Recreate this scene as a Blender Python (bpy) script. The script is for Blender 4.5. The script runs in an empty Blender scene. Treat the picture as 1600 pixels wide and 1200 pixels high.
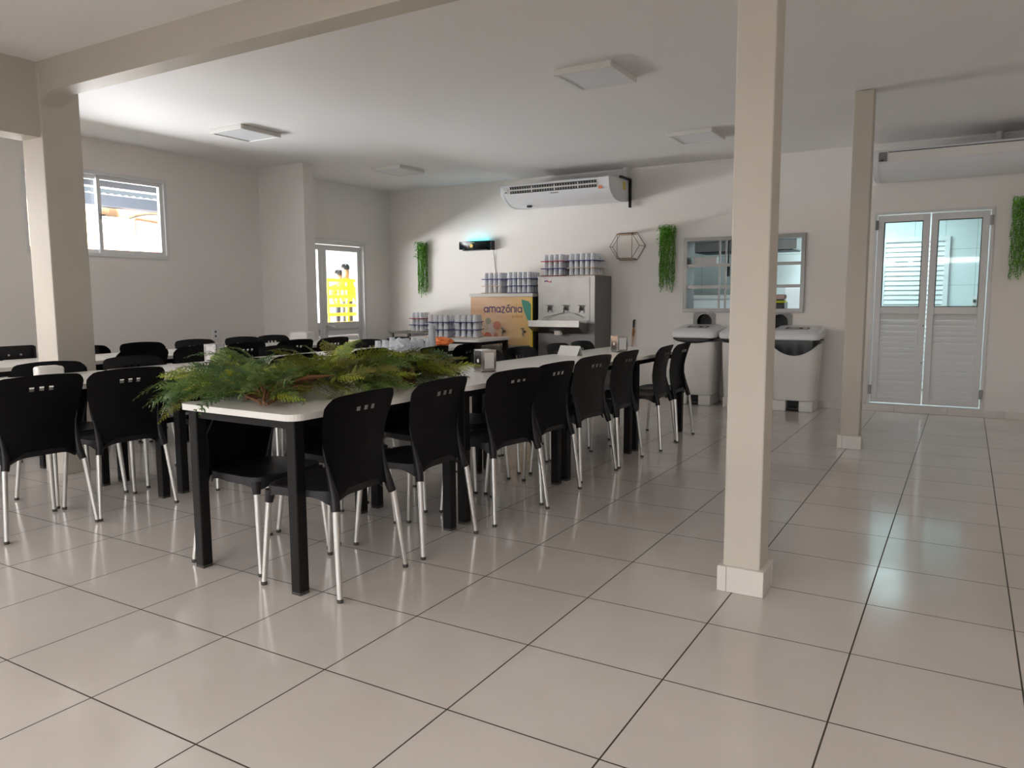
import bpy, bmesh, math, random
from mathutils import Vector, Matrix
random.seed(7)
SC = bpy.context.scene
COL = SC.collection
# ------------------------------------------------------------------ camera, world, lights, exposure
CAM = Vector((2.841, -1.302, 1.253))
PITCH, ROLL, YAW = math.radians(-6.3276), math.radians(-0.2847), math.radians(-30.618)
fwd = Vector((math.sin(YAW) * math.cos(PITCH), math.cos(YAW) * math.cos(PITCH), math.sin(PITCH)))
rgt = Vector((math.cos(YAW), -math.sin(YAW), 0))
upv = rgt.cross(fwd)
r2 = rgt * math.cos(ROLL) + upv * math.sin(ROLL)
u2 = -rgt * math.sin(ROLL) + upv * math.cos(ROLL)
cd = bpy.data.cameras.new('camera')
cd.sensor_width = 36.0
cd.lens = 1194.72 / 1600 * 36
cd.clip_start = 0.05
cam = bpy.data.objects.new('camera', cd)
cam.matrix_world = Matrix(((r2.x, u2.x, -fwd.x, CAM.x), (r2.y, u2.y, -fwd.y, CAM.y), (r2.z, u2.z, -fwd.z, CAM.z), (0, 0, 0, 1)))
COL.objects.link(cam)
SC.camera = cam

W = bpy.data.worlds.new('world')
SC.world = W
W.use_nodes = True
bg = W.node_tree.nodes['Background']
bg.inputs[0].default_value = (0.86, 0.93, 1.0, 1)
bg.inputs[1].default_value = 0.65


def area(name, loc, aim, sx, sy, power, color):
    d = bpy.data.lights.new(name, 'AREA')
    d.shape = 'RECTANGLE'
    d.size, d.size_y, d.energy, d.color = sx, sy, power, color
    o = bpy.data.objects.new(name, d)
    o.location = loc
    o.rotation_euler = Vector(aim).to_track_quat('-Z', 'Y').to_euler()
    COL.objects.link(o)
    return o


sun_d = bpy.data.lights.new('sun', 'SUN')
sun_d.energy = 4.0
sun_d.angle = math.radians(1)
sun_d.color = (1.0, 0.96, 0.9)
sun = bpy.data.objects.new('sun', sun_d)
sun.rotation_euler = Vector((-0.45, 0.25, -1)).to_track_quat('-Z', 'Y').to_euler()
COL.objects.link(sun)
# added area lamps standing in for sunlit paving bounce and daylight through the openings
area('yard_bounce_fill', (-12.8, 2.5, 0.06), (0, 0, 1), 6.6, 20.0, 21000, (1.0, 0.97, 0.975))
area('side_daylight_fill', (-8.0, -3.0, 1.9), (1, 0.3, 0), 10.0, 3.6, 1050, (1.0, 0.96, 0.93))
area('front_daylight_fill', (0.6, -7.5, 3.2), (0, 1, -0.1), 9.0, 2.0, 400, (1.0, 0.955, 0.91))
area('kitchen_light', (1.7, 9.3, 2.55), (0, 0, -1), 1.2, 1.0, 40, (0.78, 0.97, 1.0))
VS = SC.view_settings
VS.view_transform = 'Standard'
VS.look = 'None'
VS.gamma = 1
VS.use_curve_mapping = False
VS.exposure = 0.62

# ------------------------------------------------------------------ materials
MATS = {}


def mat(name, col, rough=0.5, metal=0.0, spec=0.5, noise=0.0, nscale=6.0, bump=0.0, emit=None, es=0.0, alpha=1.0, trans=0.0, sheen=None):
    m = bpy.data.materials.new(name)
    m.use_nodes = True
    nt = m.node_tree
    b = nt.nodes['Principled BSDF']
    b.inputs['Base Color'].default_value = (*col, 1)
    b.inputs['Roughness'].default_value = rough
    b.inputs['Metallic'].default_value = metal
    b.inputs['Specular IOR Level'].default_value = spec
    b.inputs['Alpha'].default_value = alpha
    if emit:
        b.inputs['Emission Color'].default_value = (*emit, 1)
        b.inputs['Emission Strength'].default_value = es
    if noise or bump:
        tc = nt.nodes.new('ShaderNodeTexCoord')
        nz = nt.nodes.new('ShaderNodeTexNoise')
        nz.inputs['Scale'].default_value = nscale
        nz.inputs['Detail'].default_value = 4
        nt.links.new(tc.outputs['Object'], nz.inputs['Vector'])
        if noise:
            mx = nt.nodes.new('ShaderNodeMix')
            mx.data_type = 'RGBA'
            mx.inputs['A'].default_value = (*[c * (1 - noise) for c in col], 1)
            mx.inputs['B'].default_value = (*[min(1, c * (1 + noise)) for c in col], 1)
            nt.links.new(nz.outputs['Fac'], mx.inputs['Factor'])
            nt.links.new(mx.outputs['Result'], b.inputs['Base Color'])
        if bump:
            bp_ = nt.nodes.new('ShaderNodeBump')
            bp_.inputs['Strength'].default_value = bump
            bp_.inputs['Distance'].default_value = 0.002
            nt.links.new(nz.outputs['Fac'], bp_.inputs['Height'])
            nt.links.new(bp_.outputs['Normal'], b.inputs['Normal'])
    MATS[name] = m
    return m


def glass_mat(name, tint, gloss=0.08):
    m = bpy.data.materials.new(name)
    m.use_nodes = True
    nt = m.node_tree
    nt.nodes.remove(nt.nodes['Principled BSDF'])
    out = nt.nodes['Material Output']
    t = nt.nodes.new('ShaderNodeBsdfTransparent')
    t.inputs[0].default_value = (*tint, 1)
    g = nt.nodes.new('ShaderNodeBsdfGlossy')
    g.inputs['Roughness'].default_value = 0.03
    lw = nt.nodes.new('ShaderNodeLayerWeight')
    lw.inputs[0].default_value = 0.25
    mt = nt.nodes.new('ShaderNodeMath')
    mt.operation = 'MULTIPLY_ADD'
    mt.inputs[1].default_value = 0.4
    mt.inputs[2].default_value = gloss * 0.4
    nt.links.new(lw.outputs['Fresnel'], mt.inputs[0])
    mx = nt.nodes.new('ShaderNodeMixShader')
    nt.links.new(mt.outputs[0], mx.inputs[0])
    nt.links.new(t.outputs[0], mx.inputs[1])
    nt.links.new(g.outputs[0], mx.inputs[2])
    nt.links.new(mx.outputs[0], out.inputs[0])
    return m


def tile_mat(name, c1, c2, grout, w, h, mortar, rough, upright=False):
    m = bpy.data.materials.new(name)
    m.use_nodes = True
    nt = m.node_tree
    b = nt.nodes['Principled BSDF']
    tc = nt.nodes.new('ShaderNodeTexCoord')
    br = nt.nodes.new('ShaderNodeTexBrick')
    br.offset = 0.0
    br.squash = 1.0
    br.inputs['Scale'].default_value = 1.0
    br.inputs['Brick Width'].default_value = w
    br.inputs['Row Height'].default_value = h
    br.inputs['Mortar Size'].default_value = mortar
    br.inputs['Mortar Smooth'].default_value = 0.15
    br.inputs['Bias'].default_value = 0.0
    br.inputs['Color1'].default_value = (*c1, 1)
    br.inputs['Color2'].default_value = (*c2, 1)
    br.inputs['Mortar'].default_value = (*grout, 1)
    if upright:
        sp_ = nt.nodes.new('ShaderNodeSeparateXYZ')
        sm_ = nt.nodes.new('ShaderNodeMath')
        sm_.operation = 'ADD'
        cb_ = nt.nodes.new('ShaderNodeCombineXYZ')
        nt.links.new(tc.outputs['Object'], sp_.inputs[0])
        nt.links.new(sp_.outputs['X'], sm_.inputs[0])
        nt.links.new(sp_.outputs['Y'], sm_.inputs[1])
        nt.links.new(sm_.outputs[0], cb_.inputs['X'])
        nt.links.new(sp_.outputs['Z'], cb_.inputs['Y'])
        nt.links.new(cb_.outputs[0], br.inputs['Vector'])
    else:
        nt.links.new(tc.outputs['Object'], br.inputs['Vector'])
    nz = nt.nodes.new('ShaderNodeTexNoise')
    nz.inputs['Scale'].default_value = 3.0
    nz.inputs['Detail'].default_value = 6
    nt.links.new(tc.outputs['Object'], nz.inputs['Vector'])
    mx = nt.nodes.new('ShaderNodeMix')
    mx.data_type = 'RGBA'
    mx.blend_type = 'MULTIPLY'
    mx.inputs['Factor'].default_value = 0.25
    cr = nt.nodes.new('ShaderNodeValToRGB')
    cr.color_ramp.elements[0].color = (0.75, 0.73, 0.7, 1)
    cr.color_ramp.elements[0].position = 0.3
    cr.color_ramp.elements[1].color = (1, 1, 1, 1)
    cr.color_ramp.elements[1].position = 0.7
    nt.links.new(nz.outputs['Fac'], cr.inputs['Fac'])
    nt.links.new(br.outputs['Color'], mx.inputs['A'])
    nt.links.new(cr.outputs['Color'], mx.inputs['B'])
    nt.links.new(mx.outputs['Result'], b.inputs['Base Color'])
    # gloss: satin glaze, with shinier wet streaks where the floor has been mopped
    mr = nt.nodes.new('ShaderNodeMapRange')
    mr.inputs['From Min'].default_value = 0.42
    mr.inputs['From Max'].default_value = 0.62
    mr.inputs['To Min'].default_value = rough * 0.75
    mr.inputs['To Max'].default_value = rough * 1.25
    n2 = nt.nodes.new('ShaderNodeTexNoise')
    n2.inputs['Scale'].default_value = 0.9
    n2.inputs['Detail'].default_value = 5
    n2.inputs['Distortion'].default_value = 0.3
    nt.links.new(tc.outputs['Object'], n2.inputs['Vector'])
    nt.links.new(n2.outputs['Fac'], mr.inputs['Value'])
    ad = nt.nodes.new('ShaderNodeMath')
    ad.operation = 'MULTIPLY_ADD'
    ad.inputs[1].default_value = 0.5
    nt.links.new(br.outputs['Fac'], ad.inputs[0])
    nt.links.new(mr.outputs['Result'], ad.inputs[2])
    nt.links.new(ad.outputs[0], b.inputs['Roughness'])
    bp_ = nt.nodes.new('ShaderNodeBump')
    bp_.invert = True
    bp_.inputs['Strength'].default_value = 0.5
    bp_.inputs['Distance'].default_value = 0.002
    nt.links.new(br.outputs['Fac'], bp_.inputs['Height'])
    nt.links.new(bp_.outputs['Normal'], b.inputs['Normal'])
    b.inputs['Specular IOR Level'].default_value = 0.5
    return m


M_WALL = mat('wall_paint', (0.87, 0.83, 0.795), 0.7, noise=0.03, nscale=1.5)
M_CEIL = mat('ceiling_paint', (0.86, 0.835, 0.82), 0.75, noise=0.02, nscale=1.0)
M_COLUMN = mat('column_paint', (0.59, 0.545, 0.48), 0.6, noise=0.04, nscale=3)
M_FLOOR = tile_mat('floor_tile', (0.68, 0.63, 0.595), (0.665, 0.615, 0.58), (0.06, 0.05, 0.04), 0.51, 0.51, 0.0030, 0.15)
M_SKIRT = tile_mat('skirting_tile', (0.74, 0.70, 0.66), (0.72, 0.68, 0.64), (0.2, 0.18, 0.15), 0.51, 0.51, 0.0012, 0.25, True)
M_KTILE = tile_mat('kitchen_tile', (0.72, 0.78, 0.78), (0.70, 0.76, 0.77), (0.35, 0.42, 0.42), 0.36, 0.47, 0.0030, 0.15, True)
M_BLACK = mat('black_plastic', (0.011, 0.010, 0.0115), 0.42, spec=0.35, bump=0.25, nscale=420)
M_ALU = mat('aluminium', (0.72, 0.71, 0.69), 0.33, 1.0)
M_CAP = mat('grey_rubber', (0.06, 0.055, 0.05), 0.7)
M_TLEG = mat('black_steel', (0.008, 0.0075, 0.0075), 0.45, spec=0.22)
M_TOP = mat('white_laminate', (0.88, 0.86, 0.82), 0.3, noise=0.02)
M_WALU = mat('white_aluminium', (0.74, 0.74, 0.74), 0.35, spec=0.5)
M_STEEL = mat('stainless_steel', (0.27, 0.26, 0.25), 0.33, 1.0, noise=0.18, nscale=5)
M_STEELD = mat('dull_steel', (0.22, 0.21, 0.205), 0.45, 0.9, noise=0.1, nscale=4)
M_WPLAST = mat('white_plastic', (0.80, 0.78, 0.75), 0.35)
M_WPL2 = mat('cool_white_plastic', (0.80, 0.81, 0.83), 0.3)
M_DARK = mat('dark_grille', (0.02, 0.02, 0.022), 0.5)
M_BAG = mat('black_bin_bag', (0.008, 0.008, 0.01), 0.3)
M_GLASS = glass_mat('clear_glass', (0.93, 0.95, 0.95))
M_WGLASS = glass_mat('window_glass', (0.78, 0.81, 0.82))
M_KGLASS = glass_mat('kitchen_glass', (0.86, 0.93, 0.93))
M_CUP = mat('cup_plastic', (0.86, 0.88, 0.93), 0.3, alpha=0.9)
M_CLEAR = mat('clear_cup_plastic', (0.82, 0.86, 0.92), 0.2, alpha=0.6)
M_BLUE = mat('blue_board', (0.018, 0.04, 0.22), 0.4)
M_RED = mat('red_board', (0.42, 0.025, 0.03), 0.4)
M_BEIGE = mat('beige_board', (0.55, 0.42, 0.30), 0.5)
M_WIRE = mat('black_wire', (0.03, 0.025, 0.022), 0.5)
M_WOOD = mat('pale_wood', (0.55, 0.36, 0.24), 0.5, noise=0.2, nscale=12)
M_PAPER = mat('white_paper', (0.85, 0.84, 0.82), 0.8)
M_PURPLE = mat('purple_ink', (0.10, 0.06, 0.20), 0.5)
M_TEAL = mat('green_leaf_print', (0.06, 0.34, 0.28), 0.5)
M_ORANGE = mat('orange_wrap', (0.85, 0.22, 0.05), 0.45)
M_FERN = [mat('fern_green', (0.115, 0.195, 0.035), 0.5, noise=0.35, nscale=9), mat('fern_light', (0.36, 0.42, 0.04), 0.5, noise=0.3, nscale=9), mat('fern_deep', (0.07, 0.14, 0.04), 0.5, noise=0.35, nscale=9), mat('fern_olive', (0.185, 0.19, 0.03), 0.5, noise=0.3, nscale=9)]
M_STEM = mat('dry_stem', (0.24, 0.105, 0.05), 0.7, noise=0.4, nscale=25)
M_GAR = [mat('vine_green', (0.17, 0.46, 0.03), 0.5, noise=0.3, nscale=20), mat('vine_light', (0.30, 0.60, 0.07), 0.5, noise=0.3, nscale=20), mat('vine_deep', (0.08, 0.27, 0.02), 0.5, noise=0.3, nscale=20)]
M_YEL = mat('yellow_paint', (0.90, 0.66, 0.02), 0.5)
M_GROUND = mat('outdoor_paving', (0.62, 0.60, 0.56), 0.9, noise=0.1)


# ------------------------------------------------------------------ mesh helpers
class MB:
    def __init__(s):
        s.bm = bmesh.new()
        s.mi = 0

    def _q(s, pts):
        vs = [s.bm.verts.new(p) for p in pts]
        f = s.bm.faces.new(vs)
        f.material_index = s.mi
        return f

    def box(s, x0, x1, y0, y1, z0, z1, bev=0.0, seg=2):
        t = bmesh.new()
        bmesh.ops.create_cube(t, size=1.0)
        for v in t.verts:
            v.co = Vector(((x0 + x1) / 2 + v.co.x * (x1 - x0), (y0 + y1) / 2 + v.co.y * (y1 - y0), (z0 + z1) / 2 + v.co.z * (z1 - z0)))
        if bev:
            bmesh.ops.bevel(t, geom=t.edges[:], offset=bev, segments=seg, affect='EDGES', profile=0.5)
        s.merge(t)
        return s

    def merge(s, t, mtx=None):
        mp = {}
        for v in t.verts:
            mp[v] = s.bm.verts.new(mtx @ v.co if mtx else v.co)
        for f in t.faces:
            try:
                nf = s.bm.faces.new([mp[v] for v in f.verts])
                nf.material_index = s.mi
            except ValueError:
                pass
        t.free()

    def tube(s, pts, rad, n=8, cap=True):
        pts = [Vector(p) for p in pts]
        if not hasattr(rad, '__len__'):
            rad = [rad] * len(pts)
        rings = []
        ref = None
        for i, p in enumerate(pts):
            d = (pts[min(i + 1, len(pts) - 1)] - pts[max(i - 1, 0)]).normalized()
            if ref is None:
                ref = Vector((0, 0, 1)) if abs(d.z) < 0.9 else Vector((1, 0, 0))
            a = d.cross(ref).normalized()
            ref = a.cross(d).normalized()
            b_ = ref
            rings.append([s.bm.verts.new(p + (a * math.cos(2 * math.pi * k / n) + b_ * math.sin(2 * math.pi * k / n)) * rad[i]) for k in range(n)])
        for r0, r1 in zip(rings, rings[1:]):
            for k in range(n):
                f = s.bm.faces.new((r0[k], r0[(k + 1) % n], r1[(k + 1) % n], r1[k]))
                f.material_index = s.mi
        if cap:
            for r in (rings[0][::-1], rings[-1]):
                f = s.bm.faces.new(r)
                f.material_index = s.mi
        return s

    def lathe(s, prof, c=(0, 0, 0), n=20, axis='Z'):
        c = Vector(c)
        rings = []
        for r, h in prof:
            ring = []
            for k in range(n):
                a = 2 * math.pi * k / n
                x, y = r * math.cos(a), r * math.sin(a)
                v = {'Z': Vector((x, y, h)), 'Y': Vector((x, h, y)), 'X': Vector((h, x, y))}[axis]
                ring.append(s.bm.verts.new(c + v))
            rings.append(ring)
        for a, b_ in zip(rings, rings[1:]):
            for k in range(n):
                f = s.bm.faces.new((a[k], a[(k + 1) % n], b_[(k + 1) % n], b_[k]))
                f.material_index = s.mi
        for r in (rings[0][::-1], rings[-1]):
            f = s.bm.faces.new(r)
            f.material_index = s.mi
        return s

    def prism(s, poly, a0, a1, axis='X'):
        """poly of 2-D points extruded along axis (X: (y,z), Y: (x,z), Z: (x,y))"""
        def P(q, a):
            return {'X': (a, q[0], q[1]), 'Y': (q[0], a, q[1]), 'Z': (q[0], q[1], a)}[axis]
        A = [s.bm.verts.new(P(q, a0)) for q in poly]
        B = [s.bm.verts.new(P(q, a1)) for q in poly]
        n = len(poly)
        for i in range(n):
            f = s.bm.faces.new((A[i], A[(i + 1) % n], B[(i + 1) % n], B[i]))
            f.material_index = s.mi
        for r in (A[::-1], B):
            f = s.bm.faces.new(r)
            f.material_index = s.mi
        return s

    def build(s, name, mats, parent=None, smooth=False, angle=40):
        bmesh.ops.recalc_face_normals(s.bm, faces=s.bm.faces[:])
        me = bpy.data.meshes.new(name)
        s.bm.to_mesh(me)
        s.bm.free()
        if not isinstance(mats, (list, tuple)):
            mats = [mats]
        for m in mats:
            me.materials.append(m)
        if smooth:
            for p in me.polygons:
                p.use_smooth = True
            me.set_sharp_from_angle(angle=math.radians(angle))
        o = bpy.data.objects.new(name, me)
        COL.objects.link(o)
        if parent:
            o.parent = parent
        return o


def bx(name, m, x0, x1, y0, y1, z0, z1, parent=None, bev=0.0):
    return MB().box(x0, x1, y0, y1, z0, z1, bev).build(name, m, parent)


def tag(o, label, cat=None, group=None, kind=None):
    o['label'] = label
    if cat:
        o['category'] = cat
    if group:
        o['group'] = group
    if kind:
        o['kind'] = kind
    return o


def thing(name, label, cat, loc=(0, 0, 0), rz=0.0, group=None, kind=None):
    o = bpy.data.objects.new(name, None)
    o.empty_display_size = 0.1
    COL.objects.link(o)
    o.location = loc
    o.rotation_euler = (0, 0, rz)
    return tag(o, label, cat, group, kind)


def dup(root, loc=None, rz=None, label=None, group=None):
    r = root.copy()
    COL.objects.link(r)
    if loc is not None:
        r.location = loc
    if rz is not None:
        r.rotation_euler = (0, 0, rz)
    if label:
        r['label'] = label
    if group:
        r['group'] = group
    for ch in list(root.children):
        c = ch.copy()
        COL.objects.link(c)
        c.parent = r
        for g in list(ch.children):
            d = g.copy()
            COL.objects.link(d)
            d.parent = c
    return r


def wall_grid(axis, a_min, a_max, z_min, z_max, t0, t1, holes):
    """wall slab (thickness t0..t1) with rectangular openings (a0,a1,z0,z1)"""
    m = MB()
    xs = sorted({a_min, a_max, *[h[0] for h in holes], *[h[1] for h in holes]})
    zs = sorted({z_min, z_max, *[h[2] for h in holes], *[h[3] for h in holes]})
    solid = {}
    for i in range(len(xs) - 1):
        for j in range(len(zs) - 1):
            cx, cz = (xs[i] + xs[i + 1]) / 2, (zs[j] + zs[j + 1]) / 2
            solid[i, j] = not any(h[0] < cx < h[1] and h[2] < cz < h[3] for h in holes)

    def P(a, t, z):
        return (t, a, z) if axis == 'Y' else (a, t, z)
    for (i, j), s in solid.items():
        if not s:
            continue
        x0, x1, z0, z1 = xs[i], xs[i + 1], zs[j], zs[j + 1]
        for t in (t0, t1):
            m._q([P(x0, t, z0), P(x1, t, z0), P(x1, t, z1), P(x0, t, z1)])
        for (di, dj, a, b) in ((-1, 0, (x0, z0), (x0, z1)), (1, 0, (x1, z0), (x1, z1)), (0, -1, (x0, z0), (x1, z0)), (0, 1, (x0, z1), (x1, z1))):
            if not solid.get((i + di, j + dj), False):
                m._q([P(a[0], t0, a[1]), P(b[0], t0, b[1]), P(b[0], t1, b[1]), P(a[0], t1, a[1])])
    bmesh.ops.remove_doubles(m.bm, verts=m.bm.verts[:], dist=1e-5)
    return m


def struct(o, label, cat='structure'):
    return tag(o, label, cat, kind='structure')


# ------------------------------------------------------------------ room shell
WX, WY, H = -4.85, 8.0, 2.89
struct(bx('floor', M_FLOOR, -5.0, 5.2, -4.2, 10.6, -0.12, 0.0), 'glossy beige ceramic tile floor with dark grout lines', 'floor')
struct(bx('ceiling', M_CEIL, -5.0, 5.2, -4.2, 8.15, H, H + 0.12), 'smooth white plaster ceiling over the dining hall', 'ceiling')
struct(wall_grid('Y', -4.2, 8.15, 0, H, -5.0, WX, [(-3.8, 1.5, 0.0, 2.25), (2.67, 4.19, 1.71, 2.57), (5.80, 7.44, 0.0, 2.07)]).build('wall_left', M_WALL), 'beige left wall with the sliding window and the glazed side door', 'wall')
HOLES = [(-0.16, 1.21, 1.11, 1.96), (1.93, 3.045, 0.075, 2.165), (-0.02, 0.19, 0.87, 1.07), (0.87, 1.08, 0.87, 1.07)]
struct(wall_grid('X', WX, 5.2, 0, H, WY, WY + 0.15, HOLES).build('wall_back', M_WALL), 'beige back wall with the serving hatch and the double kitchen door', 'wall')
struct(bx('wall_right', M_WALL, 5.05, 5.2, -4.2, 8.0, 0, H), 'beige wall along the right side of the hall', 'wall')
struct(wall_grid('X', WX, 5.05, 0, H, -4.2, -4.05, [(-3.6, 4.6, 0.0, 2.2)]).build('wall_front', M_WALL), 'beige wall behind the camera with a wide opening', 'wall')
# shadow-gap trim along the ceiling
m = MB()
m.box(WX, WX + 0.012, -4.05, 5.50, H - 0.022, H)
m.box(WX, WX + 0.012, 5.66, 8.0, H - 0.022, H)
struct(m.build('trim_1', M_WALL), 'thin ceiling trim along the left wall', 'trim')
struct(bx('trim_2', M_WALL, WX + 0.012, 5.05, WY - 0.012, WY, H - 0.022, H), 'thin ceiling trim along the back wall', 'trim')
# pilaster, columns and beams
struct(bx('pilaster', M_WALL, WX, -4.08, 5.50, 5.665, 0, H), 'beige wall pier beside the glazed side door', 'pier')


def column(x0, x1, y0, y1, label, base=0.02):
    r = thing('column', label, 'column', (x0, y0, 0), kind='structure')
    w, d = x1 - x0, y1 - y0
    bx('shaft', M_COLUMN, 0, w, 0, d, 0, H, r, 0.006)
    if base:
        m = MB()
        m.box(-base, w + base, -base, 0.004, 0, 0.112, 0.003)
        m.box(-base, w + base, d - 0.004, d + base, 0, 0.112, 0.003)
        m.box(-base, 0.004, 0.004, d - 0.004, 0, 0.112, 0.003)
        m.box(w - 0.004, w + base, 0.004, d - 0.004, 0, 0.112, 0.003)
        m.build('base_tiles', M_SKIRT, r)
    return r


column(1.995, 2.150, 1.905, 2.06, 'slim beige square column nearest the camera with a tiled foot')
column(1.985, 2.130, 5.53, 5.68, 'slim beige square column beside the double kitchen door')
column(-2.98, -2.72, 1.735, 2.01, 'thick beige column between the tables on the left', 0)
m = MB()
m.box(-2.72, 5.05, 1.74, 1.888, 2.68, H)
# small haunch where the beam meets the thick column
m.prism([(-2.72, 2.68), (-2.72, 2.62), (-2.60, 2.68)], 1.74, 1.888, 'Y')
struct(m.build('beam', M_COLUMN), 'beige ceiling beam crossing the hall above the column', 'beam')
struct(bx('beam', M_COLUMN, -2.98, -2.75, -4.05, 1.735, 2.385, H), 'beige ceiling beam running from the thick column towards the camera', 'beam')
# skirting
HB = 0.075
m = MB()
for a, b in ((WX + 0.012, 1.93), (1.93, 3.045), (3.045, 5.05)):
    m.box(a, b, WY - (0.012 if a != 1.93 else 0.014), WY, 0, HB)
struct(m.build('baseboard_back', M_SKIRT), 'beige tile skirting along the back wall', 'baseboard')
m = MB()
m.box(WX, WX + 0.012, 1.5, 5.50, 0, HB)
m.box(WX, WX + 0.012, 7.44, 8.0, 0, HB)
struct(m.build('baseboard_left', M_SKIRT), 'beige tile skirting along the left wall', 'baseboard')


# ------------------------------------------------------------------ window_1 (left wall), normal +X
def frame_rect(m, a0, a1, z0, z1, w, t0, t1, P='Y'):
    def B(x0, x1, c0, c1):
        if P == 'Y':
            m.box(t0, t1, x0, x1, c0, c1, 0.002, 1)
        else:
            m.box(x0, x1, t0, t1, c0, c1, 0.002, 1)
    B(a0, a1, z1 - w, z1)
    B(a0, a1, z0, z0 + w)
    B(a0, a0 + w, z0 + w, z1 - w)
    B(a1 - w, a1, z0 + w, z1 - w)


win = thing('window_1', 'sliding white framed window high in the left wall', 'window', (0, 0, 0), kind='structure')
m = MB()
frame_rect(m, 2.67, 4.19, 1.71, 2.57, 0.035, -4.96, -4.835)
m.build('window_frame', M_WALU, win)
for a0, a1, t in ((2.70, 3.47, -4.925), (3.41, 4.16, -4.88)):
    m = MB()
    frame_rect(m, a0, a1, 1.745, 2.535, 0.042, t - 0.016, t + 0.016)
    sash = m.build('sash', M_WALU, win)
    bx('pane', M_WGLASS, t - 0.003, t + 0.003, a0 + 0.042, a1 - 0.042, 1.787, 2.493, sash)
m = MB()
m.box(-4.864, -4.845, 3.425, 3.44, 2.09, 2.15, 0.003)
m.box(-4.862, -4.838, 3.44, 3.475, 2.125, 2.14, 0.003)
m.build('latch', M_STEELD, win)


# ------------------------------------------------------------------ doors
def louvre(m, a0, a1, z0, z1, n, t, axis):
    p = (z1 - z0) / n
    for k in range(n):
        zc = z0 + p * (k + 0.5)
        poly = [(t - 0.012, zc - p * 0.52), (t - 0.006, zc - p * 0.56), (t + 0.014, zc + p * 0.46), (t + 0.008, zc + p * 0.5)]
        if axis == 'Y':
            poly = [(t + 0.012, zc - p * 0.56), (t + 0.006, zc - p * 0.6), (t - 0.014, zc + p * 0.46), (t - 0.008, zc + p * 0.5)]
            A = [(q[0], a0, q[1]) for q in poly]
            B = [(q[0], a1, q[1]) for q in poly]
        else:
            A = [(a0, q[0], q[1]) for q in poly]
            B = [(a1, q[0], q[1]) for q in poly]
        va = [m.bm.verts.new(c) for c in A]
        vb = [m.bm.verts.new(c) for c in B]
        for i in range(4):
            m.bm.faces.new((va[i], va[(i + 1) % 4], vb[(i + 1) % 4], vb[i]))
        m.bm.faces.new(va[::-1])
        m.bm.faces.new(vb)


# door_1 in the left wall (glazed leaf, sidelight), normal +X
d1 = thing('door_1', 'white aluminium glazed door with louvred foot in the left wall', 'door', (0, 0, 0), kind='structure')
m = MB()
m.box(-4.98, -4.835, 5.80, 5.845, 0, 2.07, 0.002, 1)
m.box(-4.98, -4.835, 7.395, 7.44, 0, 2.07, 0.002, 1)
m.box(-4.98, -4.835, 5.845, 7.395, 2.025, 2.07, 0.002, 1)
m.box(-4.98, -4.80, 5.78, 7.46, 2.07, 2.085, 0.002, 1)
m.build('door_frame', M_WALU, d1)
for (a0, a1) in ((5.85, 6.60), (6.605, 7.39)):
    m = MB()
    t0, t1, w = -4.93, -4.89, 0.075
    m.box(t0, t1, a0, a0 + w, 0.01, 2.02, 0.002, 1)
    m.box(t0, t1, a1 - w, a1, 0.01, 2.02, 0.002, 1)
    for z0, z1 in ((0.01, 0.12), (0.84, 0.94), (1.945, 2.02)):
        m.box(t0, t1, a0 + w, a1 - w, z0, z1, 0.002, 1)
    leaf = m.build('leaf', M_WALU, d1)
    bx('pane', M_GLASS, -4.913, -4.907, a0 + w, a1 - w, 0.94, 1.945, leaf)
    m = MB()
    louvre(m, a0 + w, a1 - w, 0.12, 0.84, 9, -4.91, 'Y')
    m.build('louvre_panel', M_WALU, leaf)
m = MB()
m.box(-4.892, -4.884, 6.625, 6.655, 0.78, 0.95, 0.002, 1)
m.tube([(-4.884, 6.64, 0.90), (-4.84, 6.64, 0.90), (-4.835, 6.66, 0.895), (-4.84, 6.76, 0.88)], 0.009, 8)
m.build('door_handle', M_ALU, d1, True)

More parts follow.
